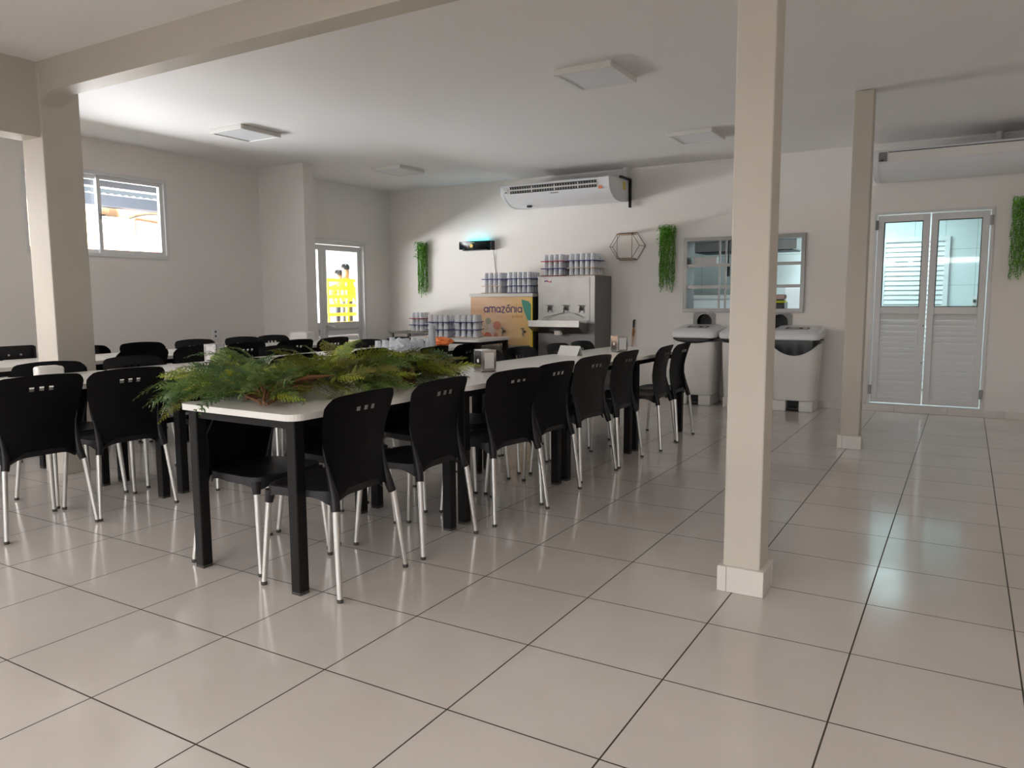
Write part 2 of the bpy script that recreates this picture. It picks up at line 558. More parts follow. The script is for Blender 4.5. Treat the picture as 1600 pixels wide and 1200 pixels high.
# door_2 in the back wall (two leaves)
d2 = thing('door_2', 'double white aluminium kitchen door with glass tops and louvred feet', 'door', (0, 0, 0), kind='structure')
m = MB()
m.box(1.93, 1.962, WY - 0.01, WY + 0.10, 0.075, 2.165, 0.002, 1)
m.box(3.013, 3.045, WY - 0.01, WY + 0.10, 0.075, 2.165, 0.002, 1)
m.box(1.962, 3.013, WY - 0.01, WY + 0.10, 2.14, 2.165, 0.002, 1)
m.box(1.93, 3.045, WY - 0.012, WY + 0.15, 0.0755, 0.088, 0.002, 1)
m.build('door_frame', M_WALU, d2)
for (a0, a1, hinge) in ((1.970, 2.468, 0), (2.482, 3.004, 1)):
    m = MB()
    t0, t1 = WY - 0.005, WY + 0.035
    wl, wr = 0.062, 0.062
    m.box(a0, a0 + wl, t0, t1, 0.10, 2.13, 0.003, 1)
    m.box(a1 - wr, a1, t0, t1, 0.10, 2.13, 0.003, 1)
    for z0, z1 in ((0.10, 0.165), (1.075, 1.15), (2.06, 2.13)):
        m.box(a0 + wl, a1 - wr, t0, t1, z0, z1, 0.003, 1)
    leaf = m.build('leaf', M_WALU, d2)
    bx('pane', M_KGLASS, a0 + wl, a1 - wr, WY + 0.012, WY + 0.018, 1.15, 2.06, leaf)
    m = MB()
    frame_rect(m, a0 + wl, a1 - wr, 1.15, 2.06, 0.008, WY - 0.001, WY + 0.028, 'X')
    m.build('pane_gasket', M_CAP, leaf)
    m = MB()
    louvre(m, a0 + wl, a1 - wr, 0.165, 1.075, 15, WY + 0.018, 'X')
    m.build('louvre_panel', M_WALU, leaf)
    for z in (0.24, 2.03):
        xh = a0 - 0.02 if hinge == 0 else a1 + 0.004
        bx('hinge', M_STEELD if z < 1 or hinge == 0 else M_STEEL, xh - 0.004, xh + 0.026, WY - 0.022, WY - 0.005, z - 0.05, z + 0.05, leaf, 0.004)
m = MB()
for z in (0.55, 0.95):
    m.lathe([(0.008, -0.012), (0.008, 0.0)], (2.455, WY - 0.005, z), 10, 'Y')
m.build('bolt', M_STEELD, d2)

# ------------------------------------------------------------------ serving hatch frame with shelves
hs = thing('hatch_shelf_frame', 'stainless steel serving hatch with shelves set in the back wall', 'hatch', (0, 0, 0), kind='structure')
m = MB()
frame_rect(m, -0.185, 1.235, 1.085, 1.985, 0.045, WY - 0.028, WY, 'X')
m.build('frame', M_STEEL, hs)
for z in (1.405, 1.665):
    m = MB()
    m.box(-0.14, 1.19, WY - 0.01, WY + 0.30, z - 0.003, z + 0.003)
    m.box(-0.14, 1.19, WY - 0.012, WY - 0.008, z - 0.035, z + 0.003)
    m.build('shelf', M_STEEL, hs)
for x in (0.255, 0.33, 0.80):
    m = MB()
    m.box(x - 0.010, x + 0.010, WY - 0.008, WY + 0.012, 1.13, 1.94)
    m.build('upright', M_STEEL, hs)
m = MB()
m.box(-0.158, -0.150, WY, WY + 0.30, 1.112, 1.958)
m.box(1.200, 1.208, WY, WY + 0.30, 1.112, 1.958)
m.box(-0.150, 1.200, WY, WY + 0.30, 1.112, 1.118)
m.box(-0.150, 1.200, WY, WY + 0.30, 1.952, 1.958)
m.build('side_panel', M_STEELD, hs)
# waste chutes below the hatch
for xc, lb in ((0.085, 'steel plate with round waste hole above the left bin'), (0.975, 'steel plate with round waste hole above the right bin')):
    t = thing('waste_chute', lb, 'waste hole', (xc, WY, 0.955), kind='structure')
    m = MB()
    n = 40
    out, inn = [], []
    for k in range(n):
        a = 2 * math.pi * k / n
        c, s = math.cos(a), math.sin(a)
        q = 1 / max(abs(c) / 0.14, abs(s) / 0.12)
        out.append(m.bm.verts.new((c * q, -0.004, s * q)))
        inn.append(m.bm.verts.new((c * 0.092, -0.004, s * 0.092 + 0.015)))
    for k in range(n):
        j = (k + 1) % n
        m.bm.faces.new((out[k], out[j], inn[j], inn[k]))
    m.build('plate', M_STEELD, t)
    m = MB()
    m.lathe([(0.093, -0.003), (0.0925, 0.06), (0.090, 0.12), (0.01, 0.125)], (0, 0, 0.015), 32, 'Y')
    m.bm.faces.ensure_lookup_table()
    fs = [f for f in m.bm.faces if len(f.verts) > 4 and f.calc_center_median().y < 0]
    bmesh.ops.delete(m.bm, geom=fs, context='FACES_ONLY')
    m.build('tunnel', M_DARK, t, True)

# ------------------------------------------------------------------ kitchen beyond the back wall
KY = 10.4
struct(wall_grid('X', -5.0, 5.2, 0, 2.75, KY, KY + 0.15, []).build('wall_kitchen_back', M_KTILE), 'white tiled far wall of the kitchen seen through the glass', 'wall')
bpy.data.objects['wall_kitchen_back'].rotation_euler = (0, 0, 0)
struct(bx('wall_kitchen_left', M_WPL2, -1.6, -1.5, 8.15, KY, 0, 2.75), 'white left wall of the kitchen', 'wall')
struct(bx('wall_kitchen_right', M_WPL2, 4.6, 4.7, 8.15, KY, 0, 2.75), 'white right wall of the kitchen', 'wall')
struct(bx('ceiling_kitchen', M_WPL2, -1.6, 4.7, 8.15, KY + 0.15, 2.75, 2.85), 'white ceiling of the kitchen', 'ceiling')
d3 = thing('door_3', 'white louvred door on the far kitchen wall', 'door', (0, 0, 0), kind='structure')
m = MB()
frame_rect(m, 1.80, 2.62, 0.02, 2.05, 0.06, KY - 0.05, KY - 0.002, 'X')
m.build('door_frame', M_WALU, d3)
m = MB()
louvre(m, 1.86, 2.56, 0.08, 1.99, 30, KY - 0.025, 'X')
m.build('louvre_panel', M_WALU, d3)
hood = thing('range_hood', 'steel extractor hood hanging in the kitchen beyond the hatch', 'extractor hood', (0.15, 9.75, 1.9))
m = MB()
m.prism([(-0.32, 0), (0.32, 0), (0.32, 0.12), (0.30, 0.14), (-0.12, 0.50), (-0.30, 0.14), (-0.32, 0.12)], -0.72, 0.72, 'X')
m.build('canopy', M_STEEL, hood)
bx('filter_panel', M_DARK, -0.66, 0.66, -0.27, 0.27, -0.012, 0.0, hood)
bx('duct', M_STEEL, -0.2, 0.2, -0.12, 0.16, 0.45, 0.846, hood)
fz = thing('chest_freezer', 'pale chest freezer standing in the kitchen behind the hatch', 'freezer', (-0.35, 10.0, 0))
bx('body', M_WPL2, -0.8, 0.65, -0.3, 0.36, 0.06, 1.24, fz, 0.02)
bx('lid', M_WPLAST, -0.81, 0.66, -0.32, 0.37, 1.24, 1.30, fz, 0.02)
for x in (-0.7, 0.55):
    for y in (-0.22, 0.28):
        MB().lathe([(0.03, 0), (0.03, 0.062)], (x, y, 0), 10).build('foot', M_CAP, fz)
fr = thing('refrigerator', 'white refrigerator in the kitchen behind the right of the hatch', 'refrigerator', (1.0, 9.95, 0))
bx('body', M_WPL2, -0.3, 0.3, -0.3, 0.38, 0.03, 1.40, fr, 0.015)
bx('door', M_WPL2, -0.3, 0.3, -0.36, -0.302, 0.04, 1.395, fr, 0.012)
bx('handle', M_STEELD, -0.27, -0.25, -0.395, -0.36, 0.8, 1.2, fr, 0.006)
for x in (-0.25, 0.25):
    for y in (-0.25, 0.3):
        MB().lathe([(0.02, 0), (0.02, 0.032)], (x, y, 0), 8).build('foot', M_CAP, fr)
# things on the hatch shelves
t = thing('steel_pan', 'rectangular steel pan on the upper left hatch shelf', 'pan', (0.05, 8.16, 1.668))
m = MB()
poly = [(-0.135, 0), (0.135, 0), (0.145, 0.085), (0.155, 0.085), (0.155, 0.09), (0.14, 0.09), (0.13, 0.006), (-0.13, 0.006), (-0.14, 0.09), (-0.155, 0.09), (-0.155, 0.085), (-0.145, 0.085)]
m.prism(poly, -0.08, 0.08, 'Y')
m.box(-0.142, 0.142, -0.084, -0.078, 0.0, 0.09)
m.box(-0.142, 0.142, 0.078, 0.084, 0.0, 0.09)
m.build('pan_body', M_STEEL, t)
t = thing('lunch_bag', 'black lunch bag with yellow band at the bottom right of the hatch', 'bag', (0.90, 8.16, 1.118))
m = MB()
m.box(-0.10, 0.10, -0.07, 0.07, 0.0, 0.075, 0.015)
m.mi = 1
m.box(-0.102, 0.102, -0.072, 0.072, 0.075, 0.105, 0.006)
m.mi = 0
m.box(-0.095, 0.095, -0.066, 0.066, 0.105, 0.118, 0.006)
m.build('bag_body', [M_BAG, mat('lime_band', (0.7, 0.72, 0.03), 0.5)], t)
o = MB().box(-0.095, 0.10, -0.06, 0.06, 0, 0.055, 0.02, 3).build('folded_cloth', mat('pink_cloth', (0.75, 0.52, 0.50), 0.9, noise=0.2, nscale=20))
o.location = (0.905, 8.16, 1.2375)
tag(o, 'pale pink folded cloth on top of the black lunch bag in the hatch', 'cloth')
t = thing('knife_rack', 'dark kitchen utensil hanging behind the left hatch divider', 'utensil', (0.30, 8.22, 1.52))
m = MB()
m.box(-0.02, 0.02, -0.01, 0.01, 0.0, 0.16, 0.005)
m.build('blade', M_DARK, t)
m = MB()
m.tube([(0, 0, 0.155), (0, 0, 0.4315)], 0.009, 8)
m.build('handle', M_DARK, t)
t = thing('power_socket', 'small white socket with a black plug on the kitchen tiles', 'socket', (2.93, KY - 0.001, 1.2))
bx('plate', M_WPLAST, -0.035, 0.035, -0.012, 0, -0.06, 0.06, t, 0.003)
bx('plug', M_BAG, -0.018, 0.018, -0.05, -0.012, -0.02, 0.02, t, 0.006)

# ------------------------------------------------------------------ outside
struct(bx('light_block_wall', M_WPL2, -6.1, -5.95, -7.0, 1.6, -0.02, 1.9), 'unseen white wall added outside the left opening to block yard light', 'wall')  # unseen, added to keep the yard lamp out of the left opening
struct(bx('outdoor_ground', M_GROUND, -60, -5.0, 2.2, 40, -0.14, -0.02), 'sunlit pale paving outside the left wall', 'ground')
M_LOWBOUNCE = mat('low_bounce_ground', (0.025, 0.035, 0.015), 0.9, noise=0.4, nscale=30)  # unseen ground made dark so little light bounces up to beam and ceiling
struct(bx('outdoor_dark_ground', M_LOWBOUNCE, -60, -5.0, -20, 2.2, -0.14, -0.02), 'unseen ground outside the left wall near the camera, darkened to cut bounce light', 'ground')
struct(bx('outdoor_dark_ground', M_LOWBOUNCE, -5.0, 12, -14, -4.2, -0.14, -0.02), 'unseen ground outside the front opening, darkened to cut bounce light', 'ground')
fac = thing('neighbour_building', 'pale orange shed with metal roof seen through the left window', 'building', (-16.5, 10, 0))
m = MB()
m.box(-0.3, 0, -8, 6.2, -0.02, 3.70)
for k in range(71):
    m.box(0, 0.012, -8 + k * 0.2, -8 + k * 0.2 + 0.05, -0.02, 3.70)
m.build('wall', mat('peach_cladding', (0.80, 0.52, 0.30), 0.7), fac)
m = MB()
m.box(-0.05, 0.42, -8, 6.3, 3.66, 3.93)
m.build('gutter', mat('grey_fascia', (0.035, 0.04, 0.05), 0.6), fac)
m = MB()
for k in range(71):
    y = -8 + k * 0.2
    m.prism([(y, 3.94), (y + 0.05, 3.98), (y + 0.1, 3.98), (y + 0.15, 3.94), (y + 0.2, 3.94), (y + 0.2, 3.93), (y, 3.93)], -0.2, 0.4, 'X')
m.build('roof', mat('roof_sheet', (0.75, 0.76, 0.78), 0.5), fac)
m = MB()
m.tube([(0.06, 1.55, 0.0), (0.06, 1.55, 3.40), (0.06, 2.15, 3.36), (0.06, 2.15, 0.0)], 0.05, 8)
m.build('pipe', mat('red_pipe', (0.62, 0.12, 0.12), 0.5), fac)
m = MB()
pts = [(0.05, 1.05 + 0.13 * k, 3.30 + 0.3 * math.sin(k / 10 * math.pi * 0.6)) for k in range(11)]
m.tube(pts, 0.02, 6)
m.build('conduit', M_STEELD, fac)
t = thing('outdoor_condenser', 'white air conditioner condenser on the orange shed outside the window', 'air conditioner', (-16.49, 10.75, 2.82))
bx('body', M_WPLAST, 0.04, 0.40, -0.36, 0.36, 0.02, 0.58, t, 0.012)
bx('bracket', mat('red_bracket', (0.6, 0.2, 0.18), 0.6), 0.0, 0.42, -0.40, 0.40, -0.04, 0.018, t)
m = MB()
m.lathe([(0.22, 0), (0.22, 0.012), (0.02, 0.016)], (0.40, -0.06, 0.30), 24, 'X')
m.build('fan_grille', M_WPL2, t)
ev = thing('eave', 'dark metal eave overhanging outside the left window', 'eave', (-6.2, 3.4, 2.62))
bx('fascia', MATS['grey_fascia'], -0.10, 0.05, -3.0, 3.4, 0.0, 0.16, ev)
bx('roof_sheet', MATS['roof_sheet'], 0.05, 1.19, -3.0, 3.4, 0.10, 0.14, ev)
rl = thing('yellow_railing', 'yellow railing outside the glazed side door', 'railing', (-8.8, 11.2, -0.02))
for z in (0.55, 0.74, 0.93, 1.12, 1.31, 1.49, 1.66):
    m = MB()
    m.box(-0.02, 0.02, -0.5, 1.6, z, z + 0.07)
    m.build('rail', M_YEL, rl)
for y in (-0.5, 0.1, 0.75, 1.5):
    bx('post', M_YEL, -0.03, 0.03, y, y + 0.05, 0, 1.74, rl)
struct(bx('outdoor_wall', mat('corrugated_fence', (0.74, 0.76, 0.80), 0.6), -13.2, -13.0, 13.4, 26, -0.02, 4.6), 'pale corrugated wall beyond the yellow railing', 'wall')


def person(loc, label, lean):
    r = thing('person', label, 'person', loc)
    v = [(0, 0, 0.93), (0, 0, 1.12), (0, 0, 1.36), (0, 0, 1.47), (0.01, 0, 1.56), (0.01, 0, 1.70), (0, 0.17, 1.39), (0.02, 0.25, 1.13), (0.12, 0.22, 0.92), (0, -0.17, 1.39), (0.02, -0.25, 1.13), (0.12, -0.22, 0.92), (0, 0.09, 0.88), (0.02, 0.10, 0.48), (0, 0.11, 0.07), (0.12, 0.12, 0.03), (0, -0.09, 0.88), (0.02, -0.10, 0.48), (0, -0.11, 0.07), (0.12, -0.12, 0.03)]
    e = [(0, 1), (1, 2), (2, 3), (3, 4), (4, 5), (2, 6), (6, 7), (7, 8), (2, 9), (9, 10), (10, 11), (0, 12), (12, 13), (13, 14), (14, 15), (0, 16), (16, 17), (17, 18), (18, 19)]
    rad = [0.14, 0.13, 0.15, 0.06, 0.085, 0.085, 0.06, 0.045, 0.035, 0.06, 0.045, 0.035, 0.085, 0.06, 0.045, 0.035, 0.085, 0.06, 0.045, 0.035]
    me = bpy.data.meshes.new('body')
    me.from_pydata(v, e, [])
    o = bpy.data.objects.new('body', me)
    COL.objects.link(o)
    md = o.modifiers.new('skin', 'SKIN')
    for i, q in enumerate(me.skin_vertices[0].data):
        q.radius = (rad[i], rad[i])
        q.use_root = (i == 0)
    o.modifiers.new('sub', 'SUBSURF').levels = 1
    m = bpy.data.materials.new('person_surface')
    m.use_nodes = True
    nt = m.node_tree
    tc = nt.nodes.new('ShaderNodeTexCoord')
    sp = nt.nodes.new('ShaderNodeSeparateXYZ')
    rp = nt.nodes.new('ShaderNodeValToRGB')
    rp.color_ramp.interpolation = 'CONSTANT'
    rp.color_ramp.elements[0].color = (0.03, 0.035, 0.06, 1)
    rp.color_ramp.elements[1].position = 0.47
    rp.color_ramp.elements[1].color = (0.85, 0.62, 0.03, 1)
    el = rp.color_ramp.elements.new(0.725)
    el.color = (0.32, 0.17, 0.10, 1)
    dv = nt.nodes.new('ShaderNodeMath')
    dv.operation = 'DIVIDE'
    dv.inputs[1].default_value = 2.0
    nt.links.new(tc.outputs['Object'], sp.inputs[0])
    nt.links.new(sp.outputs['Z'], dv.inputs[0])
    nt.links.new(dv.outputs[0], rp.inputs[0])
    nt.links.new(rp.outputs[0], nt.nodes['Principled BSDF'].inputs['Base Color'])
    me.materials.append(m)
    o.parent = r
    h = MB()
    h.lathe([(0.02, 0.11), (0.07, 0.095), (0.098, 0.05), (0.10, 0.0), (0.095, -0.02)], (0, 0, 1.68), 14)
    h.build('hair', M_BAG, r, True)
    return r


pp = person((-9.3, 11.83, 0.28), 'person in a yellow shirt outside behind the railing, the taller one', 0)
person((-9.6, 11.93, 0.16), 'person in a yellow shirt outside behind the railing, the shorter one on the left', 0)
struct(bx('outdoor_step', M_GROUND, -10.6, -9.15, 10.5, 13.2, -0.02, 0.16), 'low paved platform behind the yellow railing', 'step')
struct(bx('outdoor_step', M_GROUND, -9.45, -9.15, 11.5, 13.0, 0.16, 0.28), 'upper step behind the yellow railing', 'step')


# ------------------------------------------------------------------ ceiling lights
def ceiling_light(x, y, label):
    t = thing('ceiling_light', label, 'ceiling light', (x, y, H), group='square ceiling light panels')
    m = MB()
    frame_rect(m, -0.225, 0.225, -0.235, 0.235, 0.03, -0.05, 0.0, 'Z')
    return t


def light_panel():
    t = thing('ceiling_light', 'x', 'ceiling light', (0.42, 4.01, H), group='square ceiling light panels')
    m = MB()
    w, d, b = 0.225, 0.245, 0.028
    m.box(-w, w, -d, -d + b, -0.042, 0, 0.003, 1)
    m.box(-w, w, d - b, d, -0.042, 0, 0.003, 1)
    m.box(-w, -w + b, -d + b, d - b, -0.042, 0, 0.003, 1)
    m.box(w - b, w, -d + b, d - b, -0.042, 0, 0.003, 1)
    m.build('frame', M_WPLAST, t)
    bx('diffuser', M_WPL2, -w + b, w - b, -d + b, d - b, -0.036, -0.01, t)
    return t


L0 = light_panel()
L0['label'] = 'square white ceiling light nearest the slim front column, largest in view'
dup(L0, (-3.29, 3.985, H), 0, 'square white ceiling light nearest the window on the left')
dup(L0, (-3.40, 6.46, H), 0, 'square white ceiling light near the far corner by the side door')
dup(L0, (0.42, 6.45, H), 0, 'square white ceiling light just left of the front column, near the back wall')


# ------------------------------------------------------------------ chairs
def chair_shell_seat():
    m = MB()
    N = 56

    def loop(sx, sy, off=0.0):
        pts = []
        for k in range(N):
            a = 2 * math.pi * k / N
            c, s = math.cos(a), math.sin(a)
            e = 0.42
            x = sx * math.copysign(abs(c) ** e, c)
            y = sy * math.copysign(abs(s) ** e, s)
            x *= 1.0 + 0.05 * (y / 0.2)      # a little wider in front
            pts.append((x, y + 0.015, c, s))
        return pts
    rings = []
    for f, z in ((0.25, 0.438), (0.6, 0.440), (0.86, 0.448), (0.97, 0.457)):
        rings.append([(x, y, z - (0.012 * max(0, y / 0.2) ** 2 if f < 0.9 else 0.004)) for x, y, c, s in loop(0.205 * f, 0.185 * f)])
    rings.append([(x, y, 0.452) for x, y, c, s in loop(0.212, 0.193)])
    R = []
    for x, y, c, s in loop(0.217, 0.199):
        corner = (2 * abs(c * s)) ** 3
        zb = 0.425 - 0.035 * corner if y < 0 else 0.418 - 0.022 * corner
        R.append((x, y, zb))
    rings.append(R)
    R2 = [(x * 0.975, y * 0.975, z + 0.002) for x, y, z in R]
    rings.append(R2)
    R3 = [(x * 0.93, y * 0.93, 0.430) for x, y, z in R]
    rings.append(R3)
    vs = [[m.bm.verts.new(p) for p in r] for r in rings]
    for a, b in zip(vs, vs[1:]):
        for k in range(N):
            m.bm.faces.new((a[k], a[(k + 1) % N], b[(k + 1) % N], b[k]))
    m.bm.faces.new(vs[0][::-1])
    m.bm.faces.new(vs[-1])
    # sockets where the legs plug in
    for sx in (-1, 1):
        m.tube([(0.197 * sx, 0.168, 0.43), (0.203 * sx, 0.176, 0.375)], [0.024, 0.018], 10)
    return m


def back_profile(z):
    # y of the back sheet at height z (chair faces +y)
    k = [(0.36, -0.196), (0.42, -0.188), (0.50, -0.178), (0.60, -0.172), (0.70, -0.186), (0.80, -0.212), (0.88, -0.243)]
    for (z0, y0), (z1, y1) in zip(k, k[1:]):
        if z <= z1:
            t = (z - z0) / (z1 - z0)
            t = max(t, 0)
            return y0 + (y1 - y0) * t
    return k[-1][1]


def back_half(z):
    k = [(0.36, 0.224), (0.42, 0.212), (0.50, 0.203), (0.58, 0.205), (0.68, 0.221), (0.78, 0.238), (0.83, 0.241), (0.88, 0.238)]
    for (z0, y0), (z1, y1) in zip(k, k[1:]):
        if z <= z1:
            t = max((z - z0) / (z1 - z0), 0)
            return y0 + (y1 - y0) * t
    return k[-1][1]


def chair_back(straight=False):
    m = MB()
    us = [0, .02, .06, .12, .2, .3, .4, .46, .506, .554, .586, .634, .666, .714, .76, .82, .88, .94, .98, 1]
    U = [-1, -.985, -.95, -.88, -.78, -.65, -.5, -.36, -.259, -.159, -.05, .05, .159, .259, .36, .5, .65, .78, .88, .95, .985, 1]
    T = [0, .06, .14, .24, .34, .45, .56, .67, .74, .787, .842, .885, .93, .965, .99, 1]
    gap = {(8, 9), (10, 9), (12, 9)}
    V = {}
    for i, u in enumerate(U):
        au = abs(u)
        zb = 0.452 - 0.085 * au ** 3.2
        zt = 0.866 - 0.016 * au ** 2
        if au > 0.78:
            zt -= 0.040 * (((au - 0.78) / 0.22) ** 2.6)
        for j, t in enumerate(T):
            z = zb + (zt - zb) * t
            hw = back_half(z)
            y = back_profile(z) + 0.034 * u * u * min(1, max(0, (z - 0.36) / 0.25)) + 0.012 * math.exp(-((z - 0.42) / 0.05) ** 2) * (1 - au)
            V[i, j] = m.bm.verts.new((hw * u, y, z))
    for i in range(len(U) - 1):
        for j in range(len(T) - 1):
            if (i, j) in gap:
                continue
            m.bm.faces.new((V[i, j], V[i + 1, j], V[i + 1, j + 1], V[i, j + 1]))
    bmesh.ops.solidify(m.bm, geom=m.bm.faces[:], thickness=0.009)
    # stiles thickening into the rear leg sockets
    for sx in (-1, 1):
        pts, rad = [], []
        for z, r in ((0.372, 0.0195), (0.40, 0.021), (0.43, 0.020), (0.47, 0.016), (0.52, 0.011), (0.58, 0.006), (0.64, 0.003)):
            hw = back_half(z)
            pts.append((sx * (hw - r - 0.001), back_profile(z) + 0.034 * min(1, max(0, (z - 0.36) / 0.25)) * (1 - r / hw) ** 2 + 0.001, z))
            rad.append(r)
        m.tube(pts, rad, 10)
    return m


def make_leg(front, sx):
    m = MB()
    if front:
        a, b = (0.203 * sx, 0.176, 0.38), (0.222 * sx, 0.205, 0.010)
    else:
        a, b = (0.207 * sx, -0.196, 0.376), (0.238 * sx, -0.232, 0.010)
    m.tube([a, b], [0.0145, 0.0115], 12)
    return m, b


def make_chair(name, label):
    t = thing(name, label, 'chair', group='black dining chairs with aluminium legs')
    chair_shell_seat().build('seat', M_BLACK, t, True, 50)
    chair_back().build('backrest', M_BLACK, t, True, 40)
    for fr in (1, 0):
        for sx in (-1, 1):
            m, b = make_leg(fr, sx)
            lg = m.build('leg', M_ALU, t, True)
            c = MB()
            c.lathe([(0.0125, 0), (0.0135, 0.002), (0.0135, 0.014), (0.012, 0.016)], (b[0], b[1], 0.0), 10)
            c.build('foot_cap', M_CAP, lg, True)
    return t


CH = make_chair('dining_chair', 'x')
used = [False]


def place(x, y, deg, label):
    """deg: direction the chair faces, measured from +x"""
    rz = math.radians(deg - 90)
    if not used[0]:
        used[0] = True
        CH.location = (x, y, 0)
        CH.rotation_euler = (0, 0, rz)
        CH['label'] = label
        return CH
    return dup(CH, (x, y, 0), rz, label)


ORD = ['nearest', 'second', 'third', 'fourth', 'fifth', 'sixth', 'seventh', 'farthest']
# aisle side of the front row
for k, (x, y, a) in enumerate([(0.412, 1.190, 184), (0.402, 1.802, 181), (0.468, 2.470, 170), (0.450, 2.975, 176), (0.432, 3.61, 173), (0.450, 4.134, 180), (0.485, 4.885, 184), (0.492, 5.33, 181)]):
    w = 'nearest the camera' if k == 0 else ('farthest, beside the white bins' if k == 7 else f'{ORD[k]} from the camera')
    place(x, y, a, f'black chair, aisle side of the front row, {w}')
for k, (x, y, a) in enumerate([(-0.045, 1.235, 1), (-0.045, 1.76, -2), (-0.03, 2.46, 0), (-0.02, 2.97, 2), (-0.055, 3.60, 1), (-0.045, 4.10, -1), (-0.01, 4.70, 1), (0.02, 5.12, 0)]):
    x -= 0.03
    w = ['nearest, seen under the tabletop', 'second from the camera, behind the ferns', 'third from the camera, behind the ferns', 'fourth from the camera, beyond the ferns', 'just past the first napkin holder', 'sixth from the camera', 'before the steel cooler, left one', 'before the steel cooler, right one'][k]
    place(x, y, a, f'black chair, far side of the front row, {w}')
for k, (x, y, a) in enumerate([(-1.61, 0.925, 178), (-1.585, 1.42, 177), (-1.60, 2.22, 179), (-1.555, 2.69, 181), (-1.50, 3.44, 180), (-1.22, 3.93, 183), (-1.20, 4.43, 182)]):
    w = ['nearest, cut by the photo edge', 'second, beside the fern tips', 'third, behind the ferns', 'fourth, mostly hidden by ferns', 'fifth, mostly hidden by ferns', 'pushed back, left of the cup sleeve', 'pushed back, right of the cup sleeve'][k]
    place(x, y, a, f'black chair, near side of the middle row, {w}')
for k, (x, y, a) in enumerate([(-2.06, 1.42, 0), (-2.06, 2.01, 2), (-2.06, 2.57, -1), (-2.06, 3.36, 1), (-2.06, 4.50, 0), (-2.06, 5.0, 1)]):
    w = ['nearest, behind the white napkin box', 'second from the camera', 'third, behind the steel napkin holder', 'fourth from the camera', 'fifth, near the clear cups', 'farthest, near the clear cups'][k]
    place(x, y, a, f'black chair, window side of the middle row, {w}')
for k, (x, y, a) in enumerate([(-3.19, 2.58, 181), (-3.17, 3.08, 182), (-3.17, 3.62, 180), (-3.14, 4.22, 178), (-3.13, 4.74, 181)]):
    w = ['just right of the thick column', 'second past the thick column', 'third past the thick column', 'fourth, behind the fern tops', 'farthest, in front of the side door'][k]
    place(x, y, a, f'black chair, near side of the window row, {w}')
for k, (x, y, a) in enumerate([(-3.66, 2.58, 0), (-3.68, 3.16, 1), (-3.69, 3.74, -1), (-3.68, 4.33, 0), (-3.68, 4.76, 2)]):
    w = ['half hidden by the thick column', 'second past the thick column', 'third, below the wall socket', 'fourth from the column', 'farthest, beside the white box'][k]
    place(x, y, a, f'black chair, left wall side of the window row, {w}')


# straight-backed chairs at the far left
def straight_chair(x, y, deg, label):
    t = thing('straight_back_chair', label, 'chair', (x, y, 0), math.radians(deg - 90), 'straight backed dark chairs')
    m = MB()
    m.box(-0.22, 0.22, -0.20, 0.21, 0.44, 0.462, 0.01)
    m.build('seat', M_BLACK, t)
    m = MB()
    n = 12
    pts = [(-0.22, 0.70), (0.22, 0.70)]
    for k in range(5):
        a = k / 4 * math.pi / 2
        pts.append((0.19 + 0.03 * math.cos(a), 0.86 + 0.03 * math.sin(a)))
    for k in range(5):
        a = math.pi / 2 + k / 4 * math.pi / 2
        pts.append((-0.19 + 0.03 * math.cos(a), 0.86 + 0.03 * math.sin(a)))
    m.prism(pts, -0.252, -0.24, 'Y')
    bk = m.build('backrest', M_BLACK, t)
    for xx in (-0.095, 0.0, 0.095):
        MB().lathe([(0.009, -0.003), (0.009, 0.0135), (0.004, 0.015)], (xx, -0.2525, 0.815), 10, 'Y').build('rivet', M_ALU, bk)
    for sx in (-1, 1):
        MB().tube([(0.2 * sx, -0.228, 0.88), (0.2 * sx, -0.218, 0.44), (0.2 * sx, -0.25, 0.0)], 0.012, 8).build('leg', M_TLEG, t)
        MB().tube([(0.2 * sx, 0.19, 0.445), (0.2 * sx, 0.21, 0.0)], 0.012, 8).build('leg', M_TLEG, t)
    return t


straight_chair(-3.68, 2.00, 1, 'dark straight-backed chair with three rivets at the far left by the wall')
straight_chair(-3.20, 1.16, 181, 'dark straight-backed chair at the left edge, on the near side of the window table row')


# ------------------------------------------------------------------ tables
def make_table():
    t = thing('dining_table', 'x', 'table', group='white topped dining tables')
    m = MB()
    hw, hl, r = 0.385, 0.598, 0.06
    pts = []
    for cx, cy, a0 in ((hw - r, hl - r, 0), (-hw + r, hl - r, 90), (-hw + r, -hl + r, 180), (hw - r, -hl + r, 270)):
        for k in range(7):
            a = math.radians(a0 + 90 * k / 6)
            pts.append((cx + r * math.cos(a), cy + r * math.sin(a)))
    m.prism(pts, 0.757, 0.785, 'Z')
    m.build('tabletop', M_TOP, t)
    for sx in (-1, 1):
        for sy in (-1, 1):
            m = MB()
            m.box(sx * 0.325 - 0.0275, sx * 0.325 + 0.0275, sy * 0.535 - 0.0275, sy * 0.535 + 0.0275, 0.012, 0.757, 0.004, 1)
            lg = m.build('leg', M_TLEG, t)
            bx('foot_cap', M_CAP, sx * 0.325 - 0.026, sx * 0.325 + 0.026, sy * 0.535 - 0.026, sy * 0.535 + 0.026, 0, 0.012, lg)
            m = MB()
            m.tube([(sx * 0.325 - sx * 0.02, sy * 0.51, 0.62), (sx * 0.22, sy * 0.51, 0.742)], 0.004, 6)
            m.build('brace', M_TLEG, t)
    m = MB()
    for sx in (-1, 1):
        m.box(sx * 0.325 - 0.015, sx * 0.325 + 0.015, -0.507, 0.507, 0.715, 0.7565)
        m.box(-0.297, 0.297, sx * 0.535 - 0.015, sx * 0.535 + 0.015, 0.715, 0.7565)
    m.build('underframe', M_TLEG, t)
    return t


